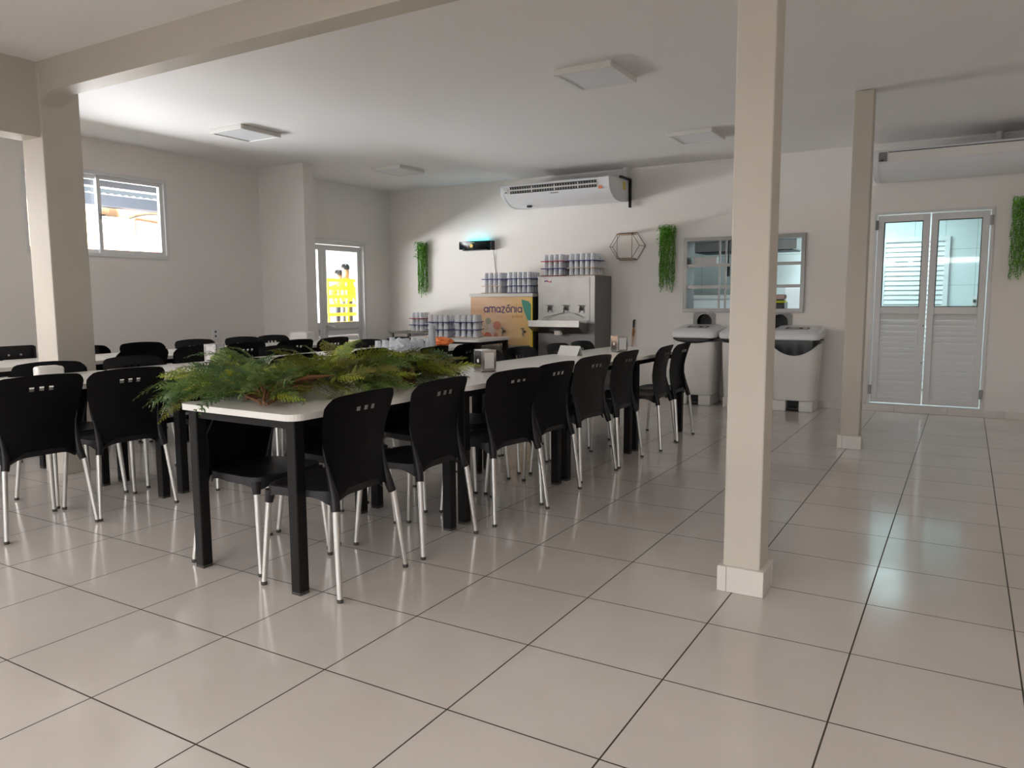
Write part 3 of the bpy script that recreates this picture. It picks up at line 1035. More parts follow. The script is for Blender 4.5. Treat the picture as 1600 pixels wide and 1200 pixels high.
TB = make_table()
rows = []
for k, y in enumerate((1.505, 2.712, 3.918, 5.124)):
    rows.append((0.09 + 0.026 * y, y, -1.5, 'white table in the front row, ' + ['nearest, covered with ferns', 'second, with the nearest steel napkin holder', 'third, with the folded menu', 'farthest, beside the bins'][k]))
for k, y in enumerate((1.155, 2.365, 3.575, 4.785, 6.50)):
    rows.append((-1.85 if k < 4 else -2.60, y, 0 if k < 4 else 90, 'white table in the middle row, ' + ['nearest, with the white napkin box', 'second, with the napkin holder behind the ferns', 'third, behind the ferns', 'fourth, with the clear cups', 'set crosswise at the back with the big cup racks'][k]))
for k, y in enumerate((1.26, 2.47, 3.68, 4.89)):
    rows.append((-3.43, y, 0, 'white table in the window row, ' + ['nearest, left of the thick column', 'second, just right of the thick column', 'third from the camera', 'farthest, with the white box'][k]))
for k, (x, y, a, lb) in enumerate(rows):
    if k == 0:
        TB.location = (x, y, 0)
        TB.rotation_euler = (0, 0, math.radians(a))
        TB['label'] = lb
    else:
        dup(TB, (x, y, 0), math.radians(a), lb)
ZT = 0.785


# ------------------------------------------------------------------ things on the tables
M_HOLD = mat('polished_steel', (0.62, 0.60, 0.59), 0.22, 1.0)


def napkin_holder(x, y, rz, label):
    t = thing('napkin_holder', label, 'napkin holder', (x, y, ZT), rz, 'steel napkin holders')
    m = MB()
    m.box(-0.055, 0.055, -0.06, 0.06, 0.0, 0.008, 0.003, 1)
    m.box(-0.05, 0.05, -0.055, 0.055, 0.008, 0.145, 0.006, 2)
    m.build('casing', M_HOLD, t)
    for s in (-1, 1):
        m = MB()
        y0, y1 = (-0.062, -0.0555) if s < 0 else (0.0555, 0.062)
        m.box(-0.05, 0.05, y0, y1, 0.012, 0.028, 0.002, 1)
        m.box(-0.05, 0.05, y0, y1, 0.128, 0.146, 0.002, 1)
        m.box(-0.05, -0.034, y0, y1, 0.028, 0.128, 0.002, 1)
        m.box(0.034, 0.05, y0, y1, 0.028, 0.128, 0.002, 1)
        m.build('faceplate', M_HOLD, t)
        bx('napkins', M_PAPER, -0.034, 0.034, y0 + 0.001, y1 - 0.001, 0.028, 0.128, t)
    m = MB()
    m.lathe([(0.013, -0.0008), (0.013, 0.0008)], (-0.0505, 0.0, 0.075), 14, 'X')
    m.build('side_hole', M_PAPER, t)
    return t


NH = napkin_holder(0.175, 2.86, math.radians(60), 'steel napkin holder on the front table row, nearest the ferns')
dup(NH, (0.235, 4.95, ZT), math.radians(52), 'steel napkin holder on the front table row, farthest from the camera')
dup(NH, (-2.03, 2.52, ZT), math.radians(20), 'steel napkin holder on the middle table row, peeping over the ferns')


def napkin_box(x, y, rz, sx, sy, sz, label, name='napkin_box', cat='napkin box'):
    t = thing(name, label, cat, (x, y, ZT), rz)
    m = MB()
    m.box(-sx, sx, -sy, sy, 0, sz, min(0.018, sz * 0.3), 3)
    m.build('box_body', M_WPLAST, t, True)
    m = MB()
    m.box(-sx * 0.6, sx * 0.6, -sy * 0.35, sy * 0.35, sz, sz + 0.003)
    m.build('opening', M_PAPER, t)
    return t


napkin_box(-1.98, 1.27, 1.4, 0.075, 0.05, 0.075, 'white napkin box on the middle table row near the left edge')
napkin_box(-3.60, 4.93, 0.3, 0.11, 0.09, 0.115, 'white box at the far end of the window table row', 'plastic_box', 'box')
t = thing('folded_menu', 'white folded card standing on the front table row between the napkin holders', 'card', (0.02, 4.42, ZT), math.radians(-8))
m = MB()
m.prism([(-0.05, 0.0), (-0.047, 0.0), (0.0, 0.075), (0.047, 0.0), (0.05, 0.0), (0.001, 0.081), (-0.001, 0.081)], -0.10, 0.10, 'X')
m.build('card_sheet', M_PAPER, t)
# crumpled napkin on a seat
m = MB()
n = 9
vs = {}
for i in range(n):
    for j in range(n):
        vs[i, j] = m.bm.verts.new(((i - 4) * 0.016, (j - 4) * 0.02, 0.018 + 0.014 * math.sin(i * 1.3 + j * 0.7) * math.cos(j * 1.1)))
for i in range(n - 1):
    for j in range(n - 1):
        m.bm.faces.new((vs[i, j], vs[i + 1, j], vs[i + 1, j + 1], vs[i, j + 1]))
bmesh.ops.solidify(m.bm, geom=m.bm.faces[:], thickness=0.002)
o = m.build('paper_napkin', M_PAPER, None, True)
o.location = (0.07, 1.80, 0.436)
o.rotation_euler = (0.12, 0.05, 0.5)
tag(o, 'crumpled white paper napkin on a black seat behind the second aisle chair', 'napkin')

# ------------------------------------------------------------------ cups and cup racks
CUPH, CUPR = 0.082, 0.034


def cup_mesh(clear=False):
    m = MB()
    # upside-down tumbler: wide rim at the bottom
    m.lathe([(CUPR * 0.93, 0.004), (CUPR, 0.0), (CUPR, 0.004), (CUPR * 0.97, 0.006), (CUPR * 0.74, CUPH - 0.004), (CUPR * 0.70, CUPH), (0.004, CUPH - 0.003)], (0, 0, 0), 12)
    return m


CUP0 = cup_mesh().build('plastic_cup', M_CUP, None, True)
first_cup = [True]


def put_cup(x, y, z, label, group):
    if first_cup[0]:
        first_cup[0] = False
        c = CUP0
    else:
        c = CUP0.copy()
        COL.objects.link(c)
    c.location = (x, y, z)
    tag(c, label, 'cup', group)


def rack_stack(cx, cy, z0, nx, ny, boards, where, rz=0.0, pitch=0.074):
    """boards: list of materials bottom to top; a tier of upside-down cups stands on each"""
    z = z0
    names = {'blue_board': 'blue', 'red_board': 'red', 'beige_board': 'beige'}
    tiers = ['bottom', 'middle', 'top'] if len(boards) == 3 else ['bottom', 'top']
    ca, sa = math.cos(rz), math.sin(rz)
    for lv, bm_ in enumerate(boards):
        hw, hd = nx * pitch / 2 + 0.012, ny * pitch / 2 + 0.012
        o = MB().box(-hw, hw, -hd, hd, 0, 0.010, 0.002, 1).build('cup_board', bm_)
        o.location = (cx, cy, z)
        o.rotation_euler = (0, 0, rz)
        tag(o, f'{names[bm_.name]} board under the {tiers[lv]} cups, {where}', 'cup rack')
        z += 0.0102
        for i in range(nx):
            for j in range(ny):
                lx, ly = (i - (nx - 1) / 2) * pitch, (j - (ny - 1) / 2) * pitch
                put_cup(cx + lx * ca - ly * sa, cy + lx * sa + ly * ca, z, f'upside-down cup, {tiers[lv]} tier of the {where}', f'cups in the {tiers[lv]} tier, {where}')
        z += CUPH + 0.0002
    return z


# ------------------------------------------------------------------ juice cooler and steel water cooler
ax0, ax1, ay0, ay1, az = -2.965, -1.985, 7.40, 7.98, 1.330
jc = thing('juice_cooler', 'orange printed juice cooler with white top by the back wall', 'drink cooler', ((ax0 + ax1) / 2, ay0, 0))
aw = (ax1 - ax0) / 2
M_PRINT = bpy.data.materials.new('fruit_print')
M_PRINT.use_nodes = True
nt = M_PRINT.node_tree
tc = nt.nodes.new('ShaderNodeTexCoord')
nz = nt.nodes.new('ShaderNodeTexNoise')
nz.inputs['Scale'].default_value = 1.6
mp = nt.nodes.new('ShaderNodeMapping')
mp.inputs['Scale'].default_value = (1, 1, 7)
nt.links.new(tc.outputs['Object'], mp.inputs['Vector'])
nt.links.new(mp.outputs[0], nz.inputs['Vector'])
rp = nt.nodes.new('ShaderNodeValToRGB')
rp.color_ramp.elements[0].position = 0.35
rp.color_ramp.elements[0].color = (0.80, 0.52, 0.34, 1)
rp.color_ramp.elements[1].position = 0.68
rp.color_ramp.elements[1].color = (0.88, 0.66, 0.46, 1)
nt.links.new(nz.outputs['Fac'], rp.inputs[0])
sp = nt.nodes.new('ShaderNodeSeparateXYZ')
nt.links.new(tc.outputs['Object'], sp.inputs[0])
mr = nt.nodes.new('ShaderNodeMapRange')
mr.inputs['From Min'].default_value = 0.0
mr.inputs['From Max'].default_value = 0.45
nt.links.new(sp.outputs['X'], mr.inputs['Value'])
mx = nt.nodes.new('ShaderNodeMix')
mx.data_type = 'RGBA'
mx.inputs['B'].default_value = (0.86, 0.60, 0.22, 1)
nt.links.new(rp.outputs[0], mx.inputs['A'])
nt.links.new(mr.outputs[0], mx.inputs['Factor'])
nt.links.new(mx.outputs['Result'], nt.nodes['Principled BSDF'].inputs['Base Color'])
nt.nodes['Principled BSDF'].inputs['Roughness'].default_value = 0.4
m = MB()
m.box(-aw + 0.01, aw - 0.01, 0.003, ay1 - ay0, 0.08, az - 0.045, 0.004, 1)
m.build('body', M_STEELD, jc)
bx('printed_front', M_PRINT, -aw + 0.012, aw - 0.03, -0.001, 0.003, 0.085, az - 0.047, jc)
bx('corner_strip', MATS['yellow_paint'], aw - 0.03, aw - 0.010, -0.001, 0.003, 0.085, az - 0.047, jc)
bx('top', M_WPLAST, -aw - 0.008, aw + 0.004, -0.015, ay1 - ay0, az - 0.045, az, jc, 0.006)
for x in (-aw + 0.08, aw - 0.08):
    for y in (0.08, 0.5):
        MB().lathe([(0.03, 0), (0.03, 0.081)], (x, y, 0), 10).build('foot', M_CAP, jc)
m = MB()
m.prism([(-0.22, 0.60), (-0.22, 0.64), (-0.20, 0.655), (0.0, 0.655), (0.0, 0.50), (-0.14, 0.50)], -aw + 0.14, aw - 0.05, 'X')
m.build('drip_tray', M_STEEL, jc)
for x in (0.055, 0.365):
    m = MB()
    m.lathe([(0.018, 0.002), (0.014, -0.03), (0.010, -0.05)], (x, 0, 0.83), 12, 'Y')
    m.tube([(x, -0.03, 0.83), (x, -0.055, 0.82), (x, -0.058, 0.775)], [0.011, 0.011, 0.009], 10)
    m.tube([(x, -0.035, 0.835), (x - 0.012, -0.045, 0.872)], 0.008, 8)
    m.box(x - 0.034, x + 0.01, -0.052, -0.038, 0.868, 0.88, 0.003, 1)
    m.build('tap', M_STEEL, jc, True)


def text_part(txt, size, loc, m, parent, ext=0.0012, align='CENTER', sx=1.0, bold=0.0):
    c = bpy.data.curves.new('lettering', 'FONT')
    c.body = txt
    c.size = size
    c.extrude = ext
    c.offset = bold
    c.align_x = align
    o = bpy.data.objects.new('lettering', c)
    COL.objects.link(o)
    bpy.context.view_layer.update()
    dg = bpy.context.evaluated_depsgraph_get()
    me = bpy.data.meshes.new_from_object(o.evaluated_get(dg))
    bpy.data.objects.remove(o)
    me.materials.clear()
    me.materials.append(m)
    q = bpy.data.objects.new('lettering', me)
    COL.objects.link(q)
    q.parent = parent
    q.location = loc
    q.rotation_euler = (math.pi / 2, 0, 0)
    q.scale = (sx, 1, 1)
    return q




def round_word(parent, x0, z0, k, mt):
    """the wordmark in round single-stroke letters"""
    R_, h_ = 0.034, 0.084

    def arc(cx, cz, r, a0, a1, n=14):
        return [(cx + r * math.cos(math.radians(a0 + (a1 - a0) * i / n)), cz + r * math.sin(math.radians(a0 + (a1 - a0) * i / n))) for i in range(n + 1)]
    ring = lambda: arc(R_, h_ / 2, R_, 0, 360, 22)
    hump = lambda x, r: [(x, h_ * 0.55)] + arc(x + r, h_ - r, r, 180, 0) + [(x + 2 * r, 0)]
    L_ = {'a': ([ring(), [(2 * R_, h_ * 0.95), (2 * R_, 0)]], 0.092), 'm': ([[(0, h_), (0, 0)], hump(0, 0.026), hump(0.052, 0.026)], 0.126), 'z': ([[(0, h_), (0.054, h_)], [(0.054, h_), (0, 0)], [(0, 0), (0.056, 0)]], 0.080), 'o': ([ring(), [(R_ - 0.012, h_ * 1.36), (R_, h_ * 1.20), (R_ + 0.026, h_ * 1.34)]], 0.090), 'n': ([[(0, h_), (0, 0)], hump(0, 0.029)], 0.082), 'i': ([[(0, h_), (0, 0)], [(0, h_ * 1.30), (0, h_ * 1.36)]], 0.028)}
    x = x0
    for ch in 'amazonia':
        strokes, adv = L_[ch]
        m = MB()
        for st in strokes:
            m.tube([(x + p[0] * k, 0, z0 + p[1] * k) for p in st], 0.0082 * k, 8)
        for v in m.bm.verts:
            v.co.y = v.co.y * 0.15 - 0.0018
        m.build('lettering', mt, parent)
        x += adv * k


round_word(jc, -0.262, 1.078, 0.885, M_PURPLE)
text_part('polpas', 0.066, (0.255, -0.0025, 1.012), mat('orange_ink', (0.70, 0.30, 0.12), 0.5), jc, 0.001)
# leaf print
m = MB()
poly = [(0.318, 1.250)] + [(0.318 + 0.140 * f ** 1.5, 1.250 - 0.36 * f) for f in [k / 10 for k in range(1, 11)]] + [(0.459, 0.93), (0.459, 1.185), (0.42, 1.225)]
m.prism(poly, -0.003, -0.0012, 'Y')
m.build('leaf_print', M_TEAL, jc)
# fruit print
m = MB()
fruit = [(-0.155, 0.86, 0.075, 0), (-0.26, 0.87, 0.065, 1), (-0.06, 0.905, 0.06, 2), (-0.20, 0.965, 0.045, 3), (-0.33, 0.76, 0.06, 2), (-0.21, 0.755, 0.06, 4), (-0.345, 0.92, 0.05, 5), (-0.08, 0.78, 0.03, 2), (-0.39, 0.82, 0.05, 5)]
for q, (x, z, r, c) in enumerate(fruit):
    m.mi = c
    m.lathe([(r, -0.0022 - 0.00012 * q), (r, -0.001)], (x, 0, z), 24, 'Y')
m.build('fruit_print', [mat('coconut_print', (0.78, 0.68, 0.62), 0.5), mat('pale_fruit', (0.70, 0.58, 0.46), 0.5), mat('pink_fruit', (0.72, 0.30, 0.22), 0.5), mat('grey_green_fruit', (0.42, 0.44, 0.36), 0.5), mat('red_fruit', (0.62, 0.16, 0.12), 0.5), mat('berry_print', (0.10, 0.07, 0.10), 0.5)], jc)

sx0, sx1, sy0, sy1, sz = -1.955, -1.145, 7.48, 7.98, 1.545
wc = thing('water_cooler', 'tall stainless steel water cooler with three taps by the back wall', 'drink cooler', ((sx0 + sx1) / 2, sy0, 0))
w = (sx1 - sx0) / 2
bx('body', M_STEELD, -w, w, 0.004, sy1 - sy0, 0.08, sz, wc, 0.004)
bx('front_panel', M_STEEL, -w + 0.002, w - 0.002, -0.006, 0.004, 0.93, sz - 0.002, wc, 0.004)
bx('raised_panel', M_STEEL, -w + 0.08, w - 0.07, -0.012, -0.006, 0.95, sz - 0.02, wc, 0.003)
bx('lower_panel', M_STEELD, -w + 0.004, w - 0.004, -0.004, 0.004, 0.09, 0.93, wc)
for x in (-w + 0.07, w - 0.07):
    for y in (0.08, 0.42):
        MB().lathe([(0.03, 0), (0.03, 0.081)], (x, y, 0), 10).build('foot', M_CAP, wc)
m = MB()
# basin: shallow trough with tapering belly
m.prism([(-0.262, 0.905), (-0.255, 0.985), (-0.245, 0.985), (-0.24, 0.96), (-0.02, 0.945), (-0.02, 0.99), (-0.012, 0.99), (-0.012, 0.82), (-0.10, 0.82)], -w - 0.005, w - 0.10, 'X')
m.build('basin', M_STEEL, wc)
m = MB()
m.lathe([(0.05, 0.0), (0.055, 0.05), (0.12, 0.06)], (-0.05, -0.12, 0.80), 16)
m.build('drain_outlet', M_WPLAST, wc, True)
for x in (-0.225, 0.005, 0.225):
    m = MB()
    m.lathe([(0.03, 0.0), (0.03, -0.006), (0.016, -0.012), (0.014, -0.05)], (x, -0.012, 1.135), 14, 'Y')
    m.tube([(x, -0.05, 1.135), (x, -0.075, 1.13), (x, -0.078, 1.085)], [0.013, 0.013, 0.010], 10)
    m.tube([(x, -0.06, 1.14), (x + 0.008, -0.07, 1.17)], 0.009, 8)
    m.box(x - 0.025, x + 0.03, -0.078, -0.062, 1.166, 1.178, 0.003, 1)
    m.build('tap', M_STEELD, wc, True)
m = MB()
m.tube([(-0.30, -0.10, 0.985), (-0.27, -0.08, 1.02), (-0.14, -0.05, 1.06), (0.0, -0.07, 1.085), (0.13, -0.05, 1.07), (0.25, -0.04, 1.02)], 0.006, 6)
m.build('hose', M_WPLAST, wc, True)
m = MB()
m.tube([(-0.305, -0.0128, 1.478), (-0.270, -0.0128, 1.486)], 0.008, 6)
m.mi = 1
m.tube([(-0.262, -0.0128, 1.490), (-0.255, -0.0128, 1.472), (-0.215, -0.0128, 1.468), (-0.208, -0.0128, 1.490)], 0.007, 6)
m.build('maker_mark', [M_PURPLE, mat('red_ink', (0.6, 0.08, 0.1), 0.5)], wc)

rack_stack(-2.66, 7.62, az, 4, 4, [M_BEIGE, M_BEIGE, M_BLUE], 'left stack on the juice cooler')
rack_stack(-2.24, 7.60, az, 5, 4, [M_BLUE, M_BLUE, M_BLUE], 'right stack on the juice cooler')
rack_stack(-1.775, 7.67, sz, 4, 4, [M_RED, M_BLUE, M_RED], 'left stack on the steel water cooler')
rack_stack(-1.375, 7.69, sz, 5, 4, [M_BEIGE, M_BEIGE, M_BLUE], 'right stack on the steel water cooler')
rack_stack(-2.80, 6.50, ZT, 4, 3, [M_BEIGE, M_BLUE, M_BLUE], 'left big rack on the crosswise table', 0.1)
rack_stack(-2.47, 6.62, ZT, 4, 4, [M_BEIGE, M_BLUE, M_BLUE], 'right big rack on the crosswise table', 0.35)

# side counter by the back wall with a small rack
sc_ = thing('side_counter', 'grey topped side counter in the far left corner by the back wall', 'counter', (-4.05, 7.72, 0))
bx('countertop', M_STEELD, -0.42, 0.85, -0.24, 0.25, 0.765, 0.79, sc_, 0.004)
for x in (-0.38, 0.80):
    for y in (-0.2, 0.2):
        bx('leg', M_STEELD, x - 0.02, x + 0.02, y - 0.02, y + 0.02, 0, 0.765, sc_)
rack_stack(-4.04, 7.70, 0.79, 3, 3, [M_BEIGE, M_BLUE, M_RED], 'small rack on the side counter')

# clear cups and wrappers on the middle row
random.seed(3)
first = None
cup_spots = [(-1.95 + 0.085 * i + 0.012 * (j % 2), 4.30 + 0.105 * j) for j in range(4) for i in range(5)]
CC = None
for k, (x, y) in enumerate(cup_spots):
    h = 0.075 + 0.03 * random.random()
    if CC is None:
        m = MB()
        m.lathe([(0.036, 0.0), (0.036, 0.006), (0.028, 0.085), (0.027, 0.09), (0.004, 0.088)], (0, 0, 0), 12)
        CC = m.build('clear_cup', M_CLEAR, None, True)
        c = CC
    else:
        c = CC.copy()
        COL.objects.link(c)
    c.location = (x, y, ZT)
    c.scale = (1, 1, h / 0.09)
    tag(c, 'clear disposable cup in the cluster on the fourth table of the middle row', 'cup', 'clear cups on the middle table row')
# a tall sleeve of nested clear cups
sl = thing('cup_sleeve', 'tall upright stack of nested clear cups between the two pushed back chairs', 'cup stack', (-1.535, 4.60, ZT))
for k in range(9):
    m = MB()
    m.lathe([(0.026, 0), (0.036, 0.045), (0.037, 0.05), (0.03, 0.05), (0.006, 0.044)], (0, 0, k * 0.024), 12)
    m.build('cup', M_CLEAR, sl, True)
sl2 = MB()
for i in range(1):
    sl2.box(-0.14, 0.14, -0.10, 0.10, 0, 0.008, 0.002, 1)
o = sl2.build('serving_board', M_BLUE)
o.location = (-2.0, 5.27, ZT)
tag(o, 'flat blue board lying on the middle table row beside the orange wrapper', 'board')


def crumple(name, mt, loc, s, label, cat, seed):
    random.seed(seed)
    t = bmesh.new()
    bmesh.ops.create_icosphere(t, subdivisions=3, radius=1)
    from mathutils import noise as N_
    for v in t.verts:
        d = 1 + 0.45 * N_.noise(v.co * 2.3 + Vector((seed, 0, 0)))
        v.co = Vector((v.co.x * s[0] * d, v.co.y * s[1] * d, max(-0.9, v.co.z * d) * s[2] + 0.9 * s[2]))
    m = MB()
    m.merge(t)
    o = m.build(name, mt, None, True, 25)
    o.location = loc
    return tag(o, label, cat)


crumple('snack_wrapper', M_ORANGE, (-1.79, 5.10, ZT), (0.13, 0.07, 0.045), 'crumpled orange wrapper on the middle table row beyond the clear cups', 'wrapper', 4)
crumple('plastic_bag', M_CLEAR, (-1.62, 4.22, ZT), (0.10, 0.09, 0.06), 'crumpled clear plastic bag on the middle table row behind the ferns', 'bag', 9)


# ------------------------------------------------------------------ fern bunches
def frond_mesh(L, droop, wid, seed, mats):
    rnd = random.Random(seed)
    m = MB()
    npair = 17
    pts = []
    for k in range(npair + 1):
        f = k / npair
        pts.append(Vector((0.025 * math.sin(f * 2.2 + seed), L * f * (1 - 0.08 * f), droop * L * (1.1 * f - 1.55 * f * f))))
    m.mi = 1
    m.tube(pts[::3] + [pts[-1]], [0.0016 * (1 - 0.7 * k / 7) for k in range(len(pts[::3]) + 1)], 3, False)
    for k in range(1, npair + 1):
        f = k / npair
        p = pts[k]
        d = (pts[k] - pts[k - 1]).normalized()
        side = d.cross(Vector((0, 0, 1))).normalized()
        up = side.cross(d).normalized()
        pl = wid * (1 - f) ** 0.75 * min(1, 0.55 + 2.2 * f) + 0.008
        for s in (-1, 1):
            m.mi = 0 if rnd.random() < 0.75 else 2
            ang = math.radians(58 - 18 * f + rnd.uniform(-7, 7))
            ax = (d * math.cos(ang) + side * s * math.sin(ang) + up * rnd.uniform(-0.25, 0.22)).normalized()
            nrm = (up + side * s * rnd.uniform(0, 0.5)).normalized()
            lat = ax.cross(nrm).normalized()
            ns = 5
            for j in range(ns):
                g = (j + 0.4) / ns
                c = p + ax * pl * g - up * 0.15 * pl * g * g
                ll = pl * 0.25 * (1 - 0.7 * g) + 0.003
                w = 0.003 + pl * 0.030
                for ss in (-1, 1):
                    tip = c + (ax * 0.8 + lat * ss * 0.75 + up * rnd.uniform(-0.2, 0.2)) * ll
                    m.bm.faces.new([m.bm.verts.new(c - ax * w), m.bm.verts.new(tip), m.bm.verts.new(c + ax * w)])
            e = p + ax * pl - up * 0.15 * pl
            m.bm.faces.new([m.bm.verts.new(p - lat * 0.0012), m.bm.verts.new(e + ax * 0.006), m.bm.verts.new(p + lat * 0.0012)])
    me = bpy.data.meshes.new('frond')
    m.bm.to_mesh(me)
    m.bm.free()
    for q in mats:
        me.materials.append(q)
    return me


FR = []
for k in range(10):
    base = [0, 1, 2, 3, 0, 3, 1, 3, 0, 2][k]
    other = [1, 3, 0, 1, 2, 0, 0, 2, 3, 0][k]
    FR.append(frond_mesh(0.27 + 0.03 * (k % 3), [0.45, 0.25, 0.62, 0.12, 0.35, 0.5, 0.3, 0.7, 0.2, 0.4][k], 0.070 + 0.010 * (k % 3), k + 1, [M_FERN[base], M_STEM if k % 3 == 0 else M_FERN[3], M_FERN[other]]))


def fern_bunch(loc, rx, ry, h, n, hd_mid, hd_span, label, seed, kinds, extra=(), stem_dir=0, stem_len=0.16, stem_at=(0, 0)):
    """a mound of fronds; rx, ry, h: half sizes of the heap"""
    rnd = random.Random(seed)
    t = thing('fern_bunch', label, 'fern', loc, 0, 'artificial fern bunches on the front table')
    jobs = []
    for i in range(n):
        a = rnd.uniform(0, 2 * math.pi)
        q = math.sqrt(rnd.random()) * 0.75
        x, y = rx * q * math.cos(a), ry * q * math.sin(a)
        lim = h * (1 - q * q)
        z = 0.015 + max(0, lim - 0.03) * rnd.random()
        hd = hd_mid + rnd.uniform(-hd_span, hd_span)
        if rnd.random() < 0.6:
            hd = math.degrees(a) + rnd.uniform(-50, 50)
        pt = (6 + rnd.uniform(0, 1) * 230 * h * max(0.0, 1 - q * 1.1)) if z > 0.05 else rnd.uniform(0, 14)
        jobs.append(((x, y, z), hd, pt, rnd.uniform(0.75, 1.08)))
    jobs += list(extra)
    for i, (b, hd, pt, sc) in enumerate(jobs):
        o = bpy.data.objects.new('frond', FR[kinds[i % len(kinds)]])
        COL.objects.link(o)
        o.parent = t
        o.location = b
        o.scale = (sc, sc, sc)
        o.rotation_euler = (math.radians(pt), rnd.uniform(-0.7, 0.7), math.radians(hd - 90))
    m = MB()
    sd = Vector((math.cos(math.radians(stem_dir)), math.sin(math.radians(stem_dir)), 0))
    sn = Vector((-sd.y, sd.x, 0))
    so = Vector((stem_at[0], stem_at[1], 0))
    for k in range(9):
        a = rnd.uniform(-0.4, 0.4)
        z = 0.008 + 0.006 * k
        p0 = so + sd * stem_len + sn * a * 0.03 + Vector((0, 0, 0.010 + 0.002 * k))
        p1 = so + sn * a * 0.10 + Vector((0, 0, z))
        p2 = so - sd * 0.12 + sn * a * 0.32 + Vector((0, 0, z + 0.015))
        m.tube([p0, p1, p2], [0.004, 0.007, 0.004], 5)
    for k in range(5):
        a = rnd.uniform(-0.35, 0.35)
        c = so + sn * a * 0.12 + Vector((0, 0, 0.035 + 0.008 * k))
        e = so - sd * (0.10 + 0.03 * k) + sn * a * 0.5 + Vector((0, 0, 0.055 + 0.012 * k))
        md = (c + e) / 2 + Vector((0, 0, 0.012))
        m.tube([c, md, e], [0.003, 0.012, 0.002], 5)
    m.build('stem_bundle', M_STEM, t, True)
    return t


ex1 = [((-0.22, -0.06, 0.03), 196, -12, 1.0), ((-0.24, -0.10, 0.05), 186, -18, 1.0), ((-0.20, -0.02, 0.04), 178, -10, 0.95), ((-0.24, -0.12, 0.03), 204, -24, 0.95), ((-0.22, 0.06, 0.09), 160, 18, 1.0), ((-0.24, 0.12, 0.10), 150, 30, 0.95), ((-0.22, 0.02, 0.07), 172, 4, 1.0), ((-0.26, -0.04, 0.05), 192, -8, 0.95), ((-0.22, -0.12, 0.05), 200, -14, 1.0), ((-0.24, 0.0, 0.04), 184, -18, 0.95), ((-0.22, 0.08, 0.11), 140, 36, 0.95), ((-0.26, -0.10, 0.02), 190, -26, 1.0)]
fern_bunch((-0.03, 1.13, ZT + 0.004), 0.34, 0.22, 0.20, 84, 180, 60, 'dark green artificial fern bunch spilling over the left corner of the front table', 21, [0, 2, 0, 8, 4, 6, 2, 9, 0, 1], ex1, -50, 0.10, (0.20, -0.07))
ex2 = [((0.10, -0.10, 0.03), 310, 0, 0.8), ((0.16, 0.0, 0.03), 340, 0, 0.75), ((0.14, 0.12, 0.03), 20, 0, 0.75)]
fern_bunch((0.05, 1.60, ZT + 0.004), 0.32, 0.34, 0.20, 97, 120, 90, 'large olive green artificial fern bunch heaped in the middle of the front table', 22, [3, 0, 1, 3, 5, 6, 8, 7, 1, 4], ex2, -100, 0.16, (-0.02, -0.36))
ex3 = [((0.0, 0.22, 0.05), 85, 2, 1.0), ((-0.02, 0.22, 0.03), 96, -2, 1.0), ((-0.05, 0.20, 0.05), 78, 8, 1.0), ((0.18, -0.12, 0.02), 320, 0, 0.7), ((0.10, -0.20, 0.02), 290, 0, 0.7)]
fern_bunch((0.05, 2.16, ZT + 0.004), 0.30, 0.28, 0.13, 92, 90, 100, 'brownish green artificial fern bunch nearest the steel napkin holder', 23, [3, 7, 5, 0, 3, 2, 5, 1, 9, 8], ex3, -30, 0.14, (0.12, -0.12))


# ------------------------------------------------------------------ hanging garlands
def strand_mesh(Ln, seed):
    rnd = random.Random(seed)
    m = MB()
    n = int(Ln / 0.011)
    p = Vector((0, 0, 0))
    pts = [Vector((0.006 * math.sin(k * 0.23 + seed), 0.006 * math.cos(k * 0.31 + seed * 2), -Ln * k / n)) for k in range(n + 1)]
    m.mi = 2
    m.tube(pts[::4] + [pts[-1]], 0.0016, 4)
    for k in range(1, n + 1):
        for s in range(2):
            m.mi = rnd.choice((0, 0, 0, 1, 2))
            a = rnd.uniform(0, 2 * math.pi)
            d = Vector((math.cos(a), math.sin(a), -rnd.uniform(0.2, 1.0))).normalized()
            sd = d.cross(Vector((0, 0, 1))).normalized()
            ln, w = rnd.uniform(0.016, 0.028), rnd.uniform(0.006, 0.010)
            c = pts[k]
            m._q([c, c + d * ln * 0.5 + sd * w, c + d * ln, c + d * ln * 0.5 - sd * w])
    me = bpy.data.meshes.new('strand')
    m.bm.to_mesh(me)
    m.bm.free()
    for q in M_GAR:
        me.materials.append(q)
    return me


STR = [strand_mesh(l, i + 11) for i, l in enumerate((0.76, 0.70, 0.78, 0.62, 0.74, 0.66))]


